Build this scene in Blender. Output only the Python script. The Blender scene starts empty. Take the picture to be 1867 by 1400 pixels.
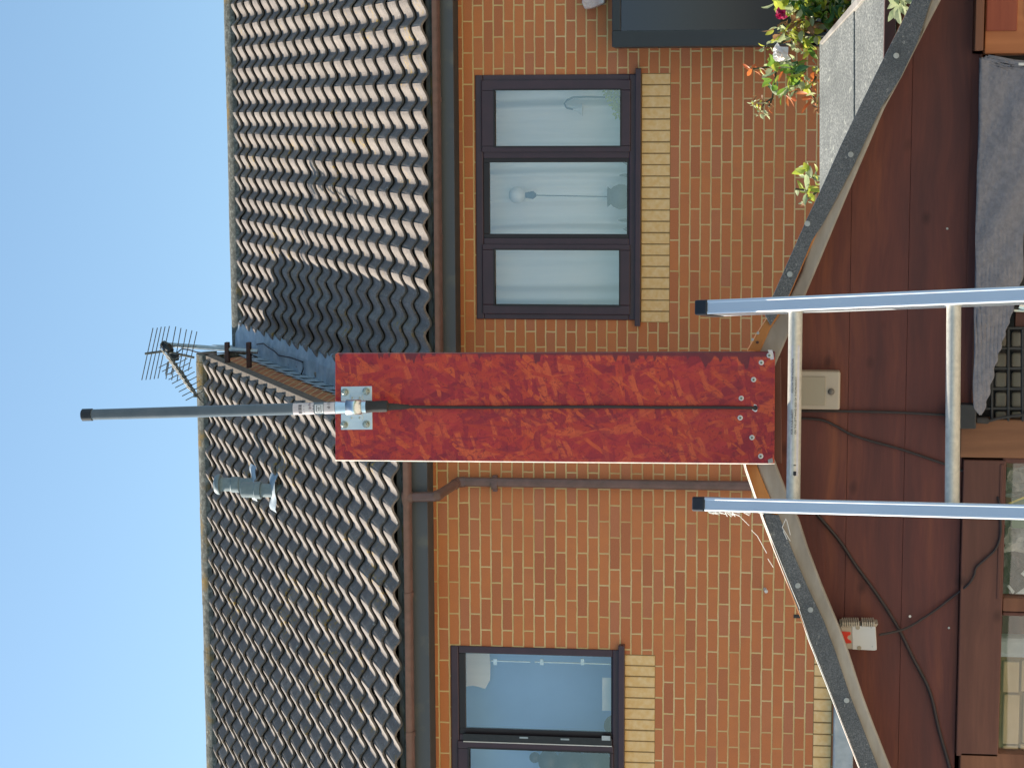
import bpy, math, random
from mathutils import Vector, Matrix
random.seed(7)
R=math.radians
S=bpy.context.scene; COL=S.collection
# ---------------------------------------------------------------- camera
F=3687.0; TH,PS,RO=R(7.02),R(7.75),R(.667); CAM=Vector((0,0,2.3))
FW=Vector((-math.sin(PS)*math.cos(TH),math.cos(PS)*math.cos(TH),math.sin(TH)))
r0=Vector((math.cos(PS),math.sin(PS),0)); u0=r0.cross(FW)
RT=(math.cos(RO)*r0+math.sin(RO)*u0).normalized(); UP=(-math.sin(RO)*r0+math.cos(RO)*u0).normalized()
cd=bpy.data.cameras.new('camera'); cam=bpy.data.objects.new('camera',cd); COL.objects.link(cam)
cd.sensor_width=36; cd.lens=36*F/1867; cd.clip_start=.05; cd.clip_end=4000
m=Matrix.Identity(4)
for i,c in enumerate((-UP,RT,-FW)):            # the phone was held on its side: picture left is up
    for j in range(3): m[j][i]=c[j]
m.translation=CAM; cam.matrix_world=m; S.camera=cam
# ---------------------------------------------------------------- sky, sun, exposure
SUN=Vector((-.716,.225,.661)).normalized()
w=bpy.data.worlds.new("World"); S.world=w; w.use_nodes=True
nt=w.node_tree; bg=nt.nodes['Background']; sk=nt.nodes.new('ShaderNodeTexSky'); sk.sky_type='NISHITA'; sk.sun_disc=False
sk.sun_elevation=math.asin(SUN.z); sk.sun_rotation=math.atan2(SUN.x,SUN.y); sk.altitude=50; sk.air_density=1.0; sk.dust_density=.9; sk.ozone_density=.7
tint=nt.nodes.new('ShaderNodeMix'); tint.data_type='RGBA'; tint.blend_type='MULTIPLY'; tint.inputs[0].default_value=1; tint.inputs[7].default_value=(.84,.965,.96,1)
nt.links.new(sk.outputs[0],tint.inputs[6]); nt.links.new(tint.outputs[2],bg.inputs[0]); bg.inputs[1].default_value=.10
sl=bpy.data.lights.new('sun','SUN'); sl.energy=5.0; sl.angle=R(.5); sl.color=(1,.91,.78)
so=bpy.data.objects.new('sun',sl); COL.objects.link(so); so.rotation_euler=SUN.to_track_quat('Z','Y').to_euler()
S.view_settings.view_transform='Standard'; S.view_settings.look='None'; S.view_settings.gamma=1; S.view_settings.exposure=.95
# ---------------------------------------------------------------- helpers
def ray(x,y): return FW+RT*((700-y)/F)+UP*((933.5-x)/F)
def onY(x,y,Y): d=ray(x,y); return CAM+d*(Y/d.y)
def onP(x,y,p,n): d=ray(x,y); return CAM+d*((p-CAM).dot(n)/d.dot(n))
def rectP(xa,ya,xb,yb,Y):
    a=onY(xa,ya,Y);b=onY(xb,ya,Y);c=onY(xa,yb,Y);d=onY(xb,yb,Y)
    return (c.x+d.x)/2,(a.x+b.x)/2,(b.z+d.z)/2,(a.z+c.z)/2   # x0,x1,z0,z1
class MB:
    def __init__(s): s.v=[];s.f=[];s.mi=[];s.cur=0
    def add(s,vs,fs):
        o=len(s.v); s.v+=[tuple(v) for v in vs]; s.f+=[tuple(i+o for i in f) for f in fs]; s.mi+=[s.cur]*len(fs)
    def box(s,x0,x1,y0,y1,z0,z1):
        s.add([(x,y,z) for x in(x0,x1) for y in(y0,y1) for z in(z0,z1)],[(0,1,3,2),(4,6,7,5),(0,4,5,1),(2,3,7,6),(0,2,6,4),(1,5,7,3)])
    def obox(s,c,ax,hs):
        c=Vector(c); vs=[c+ax[0]*hs[0]*i+ax[1]*hs[1]*j+ax[2]*hs[2]*k for i in(-1,1) for j in(-1,1) for k in(-1,1)]
        s.add(vs,[(0,1,3,2),(4,6,7,5),(0,4,5,1),(2,3,7,6),(0,2,6,4),(1,5,7,3)])
    def prism(s,pts,dv):
        n=len(pts); pts=[Vector(p) for p in pts]; dv=Vector(dv)
        s.add(pts+[p+dv for p in pts],[tuple(range(n)),tuple(range(2*n-1,n-1,-1))]+[(i,i+n,(i+1)%n+n,(i+1)%n) for i in range(n)])
    def tube(s,pts,r,seg=8,cap=True,flat=1):
        pts=[Vector(p) for p in pts]; n=len(pts); rs=r if isinstance(r,(list,tuple)) else [r]*n; vs=[];prev=None
        for i,p in enumerate(pts):
            t=(pts[min(i+1,n-1)]-pts[max(i-1,0)]).normalized()
            if prev is None: a=t.cross(Vector((0,0,1)) if abs(t.z)<.9 else Vector((1,0,0))).normalized()
            else: a=(prev-t*prev.dot(t)).normalized()
            prev=a; b=t.cross(a)
            for k in range(seg):
                an=2*math.pi*k/seg; vs.append(p+(a*math.cos(an)+b*math.sin(an)*flat)*rs[i])
        fs=[(i*seg+k,i*seg+(k+1)%seg,(i+1)*seg+(k+1)%seg,(i+1)*seg+k) for i in range(n-1) for k in range(seg)]
        if cap: fs+=[tuple(range(seg))[::-1],tuple(range((n-1)*seg,n*seg))]
        s.add(vs,fs)
    def disc(s,c,ax,r,h,seg=12):
        c=Vector(c);ax=Vector(ax).normalized(); s.tube([c,c+ax*h],r,seg)
    def ball(s,c,r,seg=12,sc=(1,1,1)):
        c=Vector(c);vs=[];fs=[];ring=seg//2
        for i in range(ring+1):
            th=math.pi*i/ring
            for k in range(seg):
                a=2*math.pi*k/seg; vs.append(c+Vector((math.sin(th)*math.cos(a)*sc[0],math.sin(th)*math.sin(a)*sc[1],math.cos(th)*sc[2]))*r)
        for i in range(ring):
            for k in range(seg): fs.append((i*seg+k,(i+1)*seg+k,(i+1)*seg+(k+1)%seg,i*seg+(k+1)%seg))
        s.add(vs,fs)
    def lathe(s,c,prof,ax=(0,0,1),seg=20):
        c=Vector(c);ax=Vector(ax).normalized(); a=ax.cross(Vector((1,0,0)) if abs(ax.x)<.9 else Vector((0,1,0))).normalized(); b=ax.cross(a)
        vs=[c+ax*h+(a*math.cos(2*math.pi*k/seg)+b*math.sin(2*math.pi*k/seg))*r for r,h in prof for k in range(seg)]
        s.add(vs,[(i*seg+k,i*seg+(k+1)%seg,(i+1)*seg+(k+1)%seg,(i+1)*seg+k) for i in range(len(prof)-1) for k in range(seg)])
    def build(s,name,mats,parent=None,smooth=False,bevel=0,recalc=True):
        me=bpy.data.meshes.new(name); me.from_pydata(s.v,[],s.f)
        if not isinstance(mats,(list,tuple)): mats=[mats]
        for mm in mats: me.materials.append(mm)
        me.polygons.foreach_set('material_index',s.mi)
        if recalc:
            import bmesh
            bm=bmesh.new(); bm.from_mesh(me); bmesh.ops.recalc_face_normals(bm,faces=bm.faces); bm.to_mesh(me); bm.free()
        if smooth:
            me.polygons.foreach_set('use_smooth',[True]*len(me.polygons)); me.set_sharp_from_angle(angle=R(38))
        me.update(); o=bpy.data.objects.new(name,me); COL.objects.link(o)
        if parent is not None: o.parent=parent; o.matrix_parent_inverse=ABS(parent)
        if bevel: b=o.modifiers.new('bevel','BEVEL'); b.width=bevel; b.segments=2; b.limit_method='ANGLE'
        return o
def ABS(p):
    mm=Matrix.Identity(4); q=p
    while q is not None: mm=(q.matrix_parent_inverse if q.parent else Matrix.Identity(4))@Matrix.Translation(q.location)@mm if False else mm; q=q.parent
    # meshes sit at world coordinates (identity), empties at their location
    return Matrix.Translation(-p.location) if p.type=='EMPTY' else Matrix.Identity(4)
def thing(name,label,cat,loc,group=None):
    o=bpy.data.objects.new(name,None); COL.objects.link(o); o.location=loc; o.empty_display_size=.1; return tag(o,label,cat,group)
def tag(o,label,cat,group=None):
    o['label']=label; o['category']=cat
    if group: o['group']=group
    return o
def struct(o): o['kind']='structure'; return o
# ---------------------------------------------------------------- materials
class NB:
    def __init__(s,name):
        s.m=bpy.data.materials.new(name); s.m.use_nodes=True; s.t=s.m.node_tree; s.b=s.t.nodes['Principled BSDF']
        g=s.t.nodes.new('ShaderNodeNewGeometry'); s.pos=g.outputs['Position']; s.geo=g
    def n(s,ty,**k):
        x=s.t.nodes.new('ShaderNode'+ty)
        for a,b in k.items():
            if isinstance(a,str) and hasattr(x,a): setattr(x,a,b)
        return x
    def l(s,a,b): s.t.links.new(a,b)
    def map(s,scale=(1,1,1),rot=(0,0,0),loc=(0,0,0),src=None):
        x=s.n('Mapping'); x.inputs['Scale'].default_value=scale; x.inputs['Rotation'].default_value=rot; x.inputs['Location'].default_value=loc; s.l(src or s.pos,x.inputs[0]); return x.outputs[0]
    def noise(s,sc,det=4,vec=None,rough=.55,dist=0,col=False):
        x=s.n('TexNoise'); x.inputs['Scale'].default_value=sc; x.inputs['Detail'].default_value=det; x.inputs['Roughness'].default_value=rough; x.inputs['Distortion'].default_value=dist; s.l(vec or s.pos,x.inputs['Vector']); return x.outputs['Color' if col else 'Fac']
    def vor(s,sc,vec=None,out='Distance',feat='F1',rnd=1):
        x=s.n('TexVoronoi'); x.feature=feat; x.inputs['Scale'].default_value=sc; x.inputs['Randomness'].default_value=rnd; s.l(vec or s.pos,x.inputs['Vector']); return x.outputs[out]
    def ramp(s,f,stops,interp='LINEAR'):
        x=s.n('ValToRGB'); e=x.color_ramp.elements; x.color_ramp.interpolation=interp
        while len(e)<len(stops): e.new(.5)
        for i,(p,c) in enumerate(stops): e[i].position=p; e[i].color=(c,c,c,1) if isinstance(c,(int,float)) else (*c,1)
        s.l(f,x.inputs[0]); return x.outputs[0]
    def mix(s,f,a,b,mode='MIX'):
        x=s.n('Mix'); x.data_type='RGBA'; x.blend_type=mode
        for v,i in((f,0),(a,6),(b,7)):
            if isinstance(v,(int,float)): x.inputs[i].default_value=v if i==0 else (v,v,v,1)
            elif isinstance(v,tuple): x.inputs[i].default_value=(*v,1)
            else: s.l(v,x.inputs[i])
        return x.outputs[2]
    def math(s,op,a,b=0,clamp=False):
        x=s.n('Math'); x.operation=op; x.use_clamp=clamp
        for v,i in((a,0),(b,1)):
            if isinstance(v,(int,float)): x.inputs[i].default_value=v
            else: s.l(v,x.inputs[i])
        return x.outputs[0]
    def bump(s,h,st=.3,d=.002,prev=None):
        x=s.n('Bump'); x.inputs['Strength'].default_value=st; x.inputs['Distance'].default_value=d; s.l(h,x.inputs['Height'])
        if prev: s.l(prev,x.inputs['Normal'])
        return x.outputs[0]
    def set(s,col=None,rough=None,nor=None,metal=None,spec=None):
        for k,v in(('Base Color',col),('Roughness',rough),('Normal',nor),('Metallic',metal),('Specular IOR Level',spec)):
            if v is None: continue
            if isinstance(v,tuple): s.b.inputs[k].default_value=(*v,1)
            elif isinstance(v,(int,float)): s.b.inputs[k].default_value=v
            else: s.l(v,s.b.inputs[k])
        return s.m
def simple(name,c1,c2=None,sc=20,rough=.6,metal=0,bump=0,bsc=None,stretch=(1,1,1),spec=.5,lo=.35,hi=.65,det=5,bd=.002):
    n=NB(name); v=n.map(stretch); c2=c2 or tuple(x*.75 for x in c1)
    f=n.ramp(n.noise(sc,det,v),[(lo,0.),(hi,1.)]); c=n.mix(f,c1,c2)
    nor=n.bump(n.noise(bsc or sc*4,5,v),bump,bd) if bump else None
    return n.set(c,rough,nor,metal,spec)
def brick(name,off=(0,0),side=False):
    n=NB(name); sp=n.n('SeparateXYZ'); n.l(n.pos,sp.inputs[0]); cb=n.n('CombineXYZ')
    n.l(sp.outputs['Y' if side else 'X'],cb.inputs[0]); n.l(sp.outputs['Z'],cb.inputs[1])
    v=n.map(loc=(off[0],off[1],0),src=cb.outputs[0])
    wob=n.noise(14,3,n.map(src=n.pos),col=True); ad=n.n('VectorMath'); ad.operation='MULTIPLY_ADD'; n.l(wob,ad.inputs[0]); ad.inputs[1].default_value=(.007,.007,0); n.l(v,ad.inputs[2])
    wob2=n.noise(120,2,col=True); ad2=n.n('VectorMath'); ad2.operation='MULTIPLY_ADD'; n.l(wob2,ad2.inputs[0]); ad2.inputs[1].default_value=(.0045,.0045,0); n.l(ad.outputs[0],ad2.inputs[2])
    b=n.n('TexBrick'); b.offset=.5; b.inputs['Scale'].default_value=1; b.inputs['Brick Width'].default_value=.225; b.inputs['Row Height'].default_value=.075
    b.inputs['Mortar Size'].default_value=.0060; b.inputs['Mortar Smooth'].default_value=.25; b.inputs['Bias'].default_value=0
    b.inputs['Color1'].default_value=(0,0,0,1); b.inputs['Color2'].default_value=(1,1,1,1); b.inputs['Mortar'].default_value=(.5,.5,.5,1); n.l(ad2.outputs[0],b.inputs['Vector'])
    bc=n.ramp(b.outputs['Color'],[(0,(.41,.140,.068)),(.3,(.53,.178,.068)),(.7,(.57,.205,.075)),(1,(.45,.170,.095))])
    bc=n.mix(n.ramp(n.noise(9,4),[(.3,0),(.75,.45)]),bc,(.38,.14,.075))
    bc=n.mix(n.ramp(n.noise(160,4),[(.35,0),(.75,.5)]),bc,(.60,.26,.13))
    bc=n.mix(n.ramp(n.vor(60),[(.0,.5),(.12,0)]),bc,(.16,.06,.04))
    mc=n.ramp(n.noise(3,5),[(.3,(.58,.40,.17)),(.5,(.66,.49,.24)),(.75,(.72,.58,.34))])
    mc=n.mix(n.ramp(n.noise(1.7,3),[(.5,0),(.7,.6)]),mc,(.50,.27,.12))
    c=n.mix(b.outputs['Fac'],bc,mc)
    h=n.math('SUBTRACT',n.math('MULTIPLY',n.noise(200,5),.12),n.math('MULTIPLY',b.outputs['Fac'],1.0))
    return n.set(c,.9,n.bump(h,.7,.006),spec=.2)
def tilemat():
    n=NB('roof_tile'); oi=n.n('Attribute'); oi.attribute_name='tid'
    t=n.ramp(oi.outputs['Fac'],[(0,(.205,.168,.142)),(.5,(.255,.210,.178)),(1,(.295,.248,.212))])
    t=n.mix(n.ramp(n.noise(8,5),[(.33,0),(.66,.8)]),t,(.165,.14,.125))
    t=n.mix(n.ramp(n.noise(55,4),[(.55,0),(.66,.75)]),t,(.10,.092,.08))       # dirt
    t=n.mix(n.ramp(n.noise(34,5,rough=.7,dist=1.5),[(.61,0),(.67,1)]),t,(.46,.45,.41))   # pale lichen
    g=n.math('MULTIPLY',n.ramp(n.noise(2.2,3,n.map(loc=(4,2,0))),[(.56,0),(.66,1)]),n.ramp(n.noise(30,4),[(.55,0),(.62,1)]))
    t=n.mix(g,t,(.34,.22,.05))
    return n.set(t,.72,n.bump(n.noise(170,6,rough=.7),.55,.004),spec=.4)
def ridgemat():
    n=NB('ridge_concrete'); t=n.ramp(n.noise(22,6,rough=.7),[(.3,(.05,.05,.04)),(.5,(.12,.12,.10)),(.7,(.30,.30,.26))])
    t=n.mix(n.ramp(n.noise(4.5,4,n.map(loc=(3,1,2))),[(.55,0),(.66,.9)]),t,(.24,.15,.04))
    return n.set(t,.95,n.bump(n.noise(60,6,rough=.7),1,.012))
def osbmat():
    n=NB('stained_strand_board'); base=(.42,.034,.036); c=base
    # every layer of strands has its own direction, tint and share
    rr=random.Random(21)
    reds=[(.50,.050,.030),(.38,.026,.036),(.62,.10,.034),(.44,.036,.036),(.33,.022,.036),(.62,.105,.042),(.47,.045,.030),(.25,.016,.034)]
    for i in range(15):
        a=rr.choice([90,80,70,100,60,-55,-70,45,20,-30,85,-85,0])+rr.uniform(-8,8); fine=i>8; sx=rr.uniform(9,14)*(2 if fine else 1); sz=rr.uniform(36,62)*(2.3 if fine else 1); seed=i*4.37+1; th=.62 if i<5 else .74; th=.80 if fine else th; col=reds[i%8]
        wv=n.noise(7+i,2,n.map(loc=(seed*.7,0,seed)),col=True); ad=n.n('VectorMath'); ad.operation='MULTIPLY_ADD'; n.l(wv,ad.inputs[0]); ad.inputs[1].default_value=(.010,0,.010); n.l(n.pos,ad.inputs[2])
        rv=n.map(rot=(0,R(a),0),src=ad.outputs[0]); v=n.map((sx,.001,sz),loc=(seed,0,seed*1.3),src=rv)
        x=n.n('TexVoronoi'); x.feature='F1'; x.inputs['Scale'].default_value=1; x.distance='CHEBYCHEV'; n.l(v,x.inputs['Vector'])
        sp=n.n('SeparateColor'); n.l(x.outputs['Color'],sp.inputs[0])
        msk=n.math('MULTIPLY',n.ramp(sp.outputs[0],[(th,0),(th+.008,.9)]),n.ramp(x.outputs['Distance'],[(.42,1),(.52,.25)]))
        grain=n.noise(1,4,n.map((sx*1.5,1,sz*8),src=rv))
        cc=n.mix(n.ramp(grain,[(.3,0),(.72,.6)]),col,tuple(k*.6 for k in col))
        c=n.mix(msk,c,cc)
    c=n.mix(n.ramp(n.noise(1,4,n.map((34,1,11),loc=(2,0,7),rot=(0,.5,0)),dist=1.2),[(.60,0),(.63,.6)]),c,(.22,.016,.034))
    c=n.mix(n.ramp(n.noise(1,5,n.map((60,1,60)),rough=.75,dist=2.5),[(.53,0),(.64,.75)]),c,(.15,.012,.028))
    c=n.mix(n.ramp(n.noise(7,3),[(.48,0),(.78,.4)]),c,(.38,.030,.038))
    sp=n.n('SeparateXYZ'); n.l(n.pos,sp.inputs[0])
    dz=n.noise(1,2,n.map((1,.01,42))); e=n.math('MULTIPLY_ADD',n.ramp(dz,[(.50,0),(.66,1)]),.030); 
    edge=n.math('SUBTRACT',onY(900,643,3.734).x-.004,n.math('MULTIPLY',n.ramp(dz,[(.56,.05),(.70,1)]),.024))
    msk=n.ramp(n.math('MULTIPLY',n.math('SUBTRACT',sp.outputs[0],edge),1),[(0,0),(.003,.9)])
    c=n.mix(msk,c,(.12,.018,.032))
    return n.set(c,.42,n.bump(n.noise(120,5),.35,.002),spec=.4)
def woodmat(name,c1,c2,c3,gd='X',rough=.6,knots=True,sc=1,spec=.3):
    n=NB(name); st={'X':(1.2,14,14),'Z':(14,14,1.2),'D':(2.5,12,9)}[gd]; st=tuple(k*sc for k in st)
    wv=n.noise(3,2,col=True); ad=n.n('VectorMath'); ad.operation='MULTIPLY_ADD'; n.l(wv,ad.inputs[0]); ad.inputs[1].default_value=(.05,.05,.05); n.l(n.pos,ad.inputs[2])
    v=n.map(st,src=ad.outputs[0]); f=n.noise(1,6,v,rough=.6); f2=n.noise(6,5,v)
    c=n.ramp(f,[(.3,c1),(.5,c2),(.7,c3)]); c=n.mix(n.ramp(f2,[(.4,0),(.7,.45)]),c,c1)
    if knots:
        kv=n.map((9,1,14),src=ad.outputs[0]) ; k=n.vor(.8,kv); c=n.mix(n.ramp(k,[(.02,.65),(.13,0)]),c,tuple(x*.4 for x in c1))
    return n.set(c,rough,n.bump(f2,.25,.002),spec=spec)
def feltmat(name,a,b,c,sc=1,pale=(.4,.4,.38)):
    n=NB(name); f=n.noise(420*sc,4,rough=.8); g=n.noise(9,4)
    t=n.ramp(f,[(.35,a),(.5,b),(.66,c)]); t=n.mix(n.ramp(g,[(.35,0),(.7,.5)]),t,a)
    t=n.mix(n.ramp(n.noise(60*sc,5,rough=.7,dist=2),[(.6,0),(.68,.7)]),t,pale)
    return n.set(t,.9,n.bump(n.noise(300*sc,5,rough=.8),.7,.003),spec=.3)
def glassmat(name,refl,tint=(1,1,1),bump=.02,gt=(.8,.92,1)):
    mm=bpy.data.materials.new(name); mm.use_nodes=True; t=mm.node_tree; t.nodes.clear()
    o=t.nodes.new('ShaderNodeOutputMaterial'); a=t.nodes.new('ShaderNodeBsdfTransparent'); a.inputs[0].default_value=(*tint,1); g=t.nodes.new('ShaderNodeBsdfGlossy'); g.inputs['Roughness'].default_value=.01; g.inputs[0].default_value=(*gt,1)
    x=t.nodes.new('ShaderNodeMixShader'); fr=t.nodes.new('ShaderNodeLayerWeight'); fr.inputs[0].default_value=.3; mr=t.nodes.new('ShaderNodeMapRange'); mr.inputs[3].default_value=refl; mr.inputs[4].default_value=1
    t.links.new(fr.outputs['Facing'],mr.inputs[0]); t.links.new(mr.outputs[0],x.inputs[0]); t.links.new(a.outputs[0],x.inputs[1]); t.links.new(g.outputs[0],x.inputs[2]); t.links.new(x.outputs[0],o.inputs[0])
    nz=t.nodes.new('ShaderNodeTexNoise'); nz.inputs['Scale'].default_value=1.5; bp=t.nodes.new('ShaderNodeBump'); bp.inputs['Strength'].default_value=bump; bp.inputs['Distance'].default_value=.02; t.links.new(nz.outputs[0],bp.inputs['Height']); t.links.new(bp.outputs[0],g.inputs['Normal'])
    return mm
MT=dict(
 tile=tilemat(), ridge=ridgemat(), osb=osbmat(),
 brickR=brick('red_brick_right',(.03,.019)), brickL=brick('red_brick_left',(.10,.045)), brickS=brick('red_brick_side',(.1,.02),True),
 buff=simple('buff_brick',(.74,.48,.20),(.80,.58,.31),26,.9,bump=.5,bsc=170), mortar=simple('joint_mortar',(.30,.20,.08),(.22,.15,.07),40,.95,bump=.4),
 verge=simple('verge_mortar',(.20,.16,.12),(.12,.10,.085),30,.95,bump=.8), lead=simple('lead_flashing',(.30,.36,.40),(.46,.51,.54),9,.55,.1,bump=.35,bsc=14,bd=.02),
 upvc=simple('brown_upvc',(.058,.030,.046),(.045,.025,.04),8,.34), upvcd=simple('brown_upvc_dark',(.02,.014,.018),(.016,.012,.016),8,.4),
 gutter=simple('brown_gutter',(.17,.095,.085),(.12,.07,.06),15,.4), fascia=simple('grey_fascia',(.075,.088,.105),(.13,.135,.125),5,.6,lo=.55,hi=.75), soffit=simple('grey_soffit',(.055,.062,.07),(.04,.045,.05),12,.7),
 greyp=simple('grey_plastic',(.24,.29,.30),(.19,.235,.25),18,.5), aerial=simple('aluminium_rod',(.22,.21,.18),(.08,.075,.06),30,.6,.4), pole=simple('galvanised_pole',(.42,.46,.48),(.30,.33,.35),20,.4,.7),
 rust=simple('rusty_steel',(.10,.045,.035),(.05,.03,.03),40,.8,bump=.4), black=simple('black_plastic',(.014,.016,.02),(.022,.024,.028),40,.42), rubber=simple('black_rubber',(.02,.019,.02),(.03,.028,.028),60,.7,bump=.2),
 cable=simple('dark_cable',(.030,.018,.020),(.02,.015,.016),40,.55), fibre=simple('grey_fibreglass',(.105,.13,.155),(.085,.11,.135),30,.33,bump=.1,bsc=300), steel=simple('bright_steel',(.72,.76,.78),(.6,.64,.66),40,.28,.9,bump=.06), zinc=simple('zinc_plate',(.66,.76,.82),(.58,.68,.75),30,.4,.55,bump=.1),
 bolt=simple('zinc_bolt',(.55,.57,.5),(.4,.42,.36),90,.35,.9), alu=simple('ladder_aluminium',(.80,.86,.90),(.72,.78,.83),5,.36,.5,stretch=(1,1,.4),bump=.05), rung=simple('rung_aluminium',(.66,.62,.53),(.54,.51,.44),120,.5,.3,bump=.1),
 white=simple('white_plastic',(.70,.70,.68),(.62,.62,.6),20,.4), beige=simple('beige_plastic',(.46,.40,.32),(.42,.36,.29),10,.42), beiged=simple('beige_lens',(.36,.31,.24),(.33,.29,.22),10,.5), dev=simple('white_case',(.60,.60,.60),(.54,.55,.56),8,.4), red=simple('red_plastic',(.62,.035,.012),(.5,.025,.01),20,.4),
 label=simple('paper_label',(.62,.60,.62),(.52,.48,.52),60,.5), ink=simple('black_ink',(.015,.013,.02),None,10,.6), inkred=simple('purple_ink',(.12,.04,.10),None,10,.6),
 shed=woodmat('stained_cladding',(.078,.029,.029),(.125,.040,.034),(.195,.064,.038),sc=1.25), trim=woodmat('stained_trim',(.13,.055,.032),(.20,.085,.048),(.27,.12,.065)), trimd=woodmat('dark_stained_trim',(.09,.038,.03),(.13,.054,.04),(.18,.078,.052)),
 stile=woodmat('stained_stile',(.17,.075,.038),(.26,.12,.06),(.36,.17,.09),'Z'), door=woodmat('orange_door_wood',(.36,.12,.045),(.46,.17,.065),(.54,.22,.09),'Z'), doorp=woodmat('red_door_panel',(.22,.05,.028),(.30,.075,.038),(.36,.10,.05)),
 grey=woodmat('weathered_wood',(.20,.17,.14),(.32,.29,.25),(.42,.39,.35),'D'), fresh=woodmat('bare_batten',(.34,.13,.035),(.45,.19,.055),(.52,.25,.09),'D',knots=False),
 felt=feltmat('shed_felt',(.06,.068,.075),(.125,.135,.145),(.22,.23,.24)), feltR=feltmat('pale_felt',(.10,.105,.10),(.20,.205,.19),(.40,.40,.36),.4,(.5,.5,.42)), rimpale=simple('pale_sunlit_rim',(.62,.60,.55),(.45,.44,.40),60,.8,bump=.4), nail=simple('clout_nail',(.42,.44,.45),(.3,.3,.3),60,.4,.6),  # pale colour of the edge strips imitates direct sun
 blanket=simple('grey_fleece',(.175,.172,.195),(.225,.22,.245),90,.95,bump=.8,bsc=130,bd=.004), curtain=simple('sheer_curtain',(.86,.88,.88),(.80,.83,.84),3,.9,stretch=(6,1,.4)),
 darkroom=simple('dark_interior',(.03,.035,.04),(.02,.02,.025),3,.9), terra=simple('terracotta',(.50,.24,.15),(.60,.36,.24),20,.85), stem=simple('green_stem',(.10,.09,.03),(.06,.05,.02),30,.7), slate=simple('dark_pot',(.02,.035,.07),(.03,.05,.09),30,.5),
 glassR=glassmat('window_glass',.22,gt=(.86,.93,1)), glassL=glassmat('sky_glass',.14,bump=.004,gt=(.85,.93,1)), glassS=glassmat('shed_glass',.12), glassB=glassmat('tinted_glass',.10,(.16,.14,.18),gt=(.6,.6,.8)), frameB=simple('anthracite_frame',(.024,.032,.040),(.022,.03,.038),12,.45,bump=.1),
 tilew=simple('cream_tile',(.42,.31,.16),(.50,.38,.21),6,.6), bag=simple('clear_bag',(.55,.55,.54),(.30,.30,.30),14,.35,bump=1,bsc=20,bd=.02), green=simple('green_pack',(.05,.14,.06),None,20,.5), yellow=simple('yellow_stripe',(.6,.5,.05),None,20,.5), card=simple('white_card',(.7,.72,.74),(.6,.65,.7),10,.7),
 grass=simple('lawn',(.07,.11,.03),(.12,.14,.05),3,.95,bump=.6,bsc=60,bd=.03), bounce_paving=simple('bounce_patio',(.60,.50,.38),(.52,.43,.32),4,.9,bump=.3), web=simple('cobweb',(.75,.72,.68),(.6,.6,.58),20,.9))
def leafmat(name,a,b):
    n=NB(name); c=n.mix(n.ramp(n.noise(40,2),[(.35,0),(.65,1)]),a,b); n.set(c,.42); n.b.inputs['Transmission Weight'].default_value=0
    tr=n.n('BsdfTranslucent'); n.l(c,tr.inputs[0]); mx=n.n('MixShader'); mx.inputs[0].default_value=.5; out=n.t.nodes['Material Output']; n.l(n.b.outputs[0],mx.inputs[1]); n.l(tr.outputs[0],mx.inputs[2]); n.l(mx.outputs[0],out.inputs[0]); return n.m
LF=[leafmat('leaf_green',(.16,.30,.04),(.24,.38,.06)),leafmat('leaf_yellow',(.55,.56,.08),(.42,.50,.07)),leafmat('leaf_dark',(.05,.15,.06),(.08,.20,.07)),leafmat('leaf_pale',(.55,.58,.34),(.42,.50,.26)),leafmat('leaf_orange',(.62,.20,.05),(.55,.12,.04)),leafmat('leaf_brown',(.26,.13,.06),(.34,.19,.08))]
PET=leafmat('white_petal',(.93,.90,.88),(.93,.86,.84)); CRIM=leafmat('crimson_petal',(.42,.01,.09),(.55,.015,.12))
# ================================================================ SETTING
g=MB(); g.add([(-300,-300,-.15),(300,-300,-.15),(300,600,-.15),(-300,600,-.15)],[(0,1,2,3)]); struct(g.build('ground',MT['grass'],recalc=False))
g=MB(); g.add([(-14,-12,-.146),(9,-12,-.146),(9,13.6,-.146),(-14,13.6,-.146)],[(0,1,2,3)]); struct(g.build('bounce_patio',MT['bounce_paving'],recalc=False))  # unseen ground, enlarged and made pale to bounce warm sun into the shade
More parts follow.
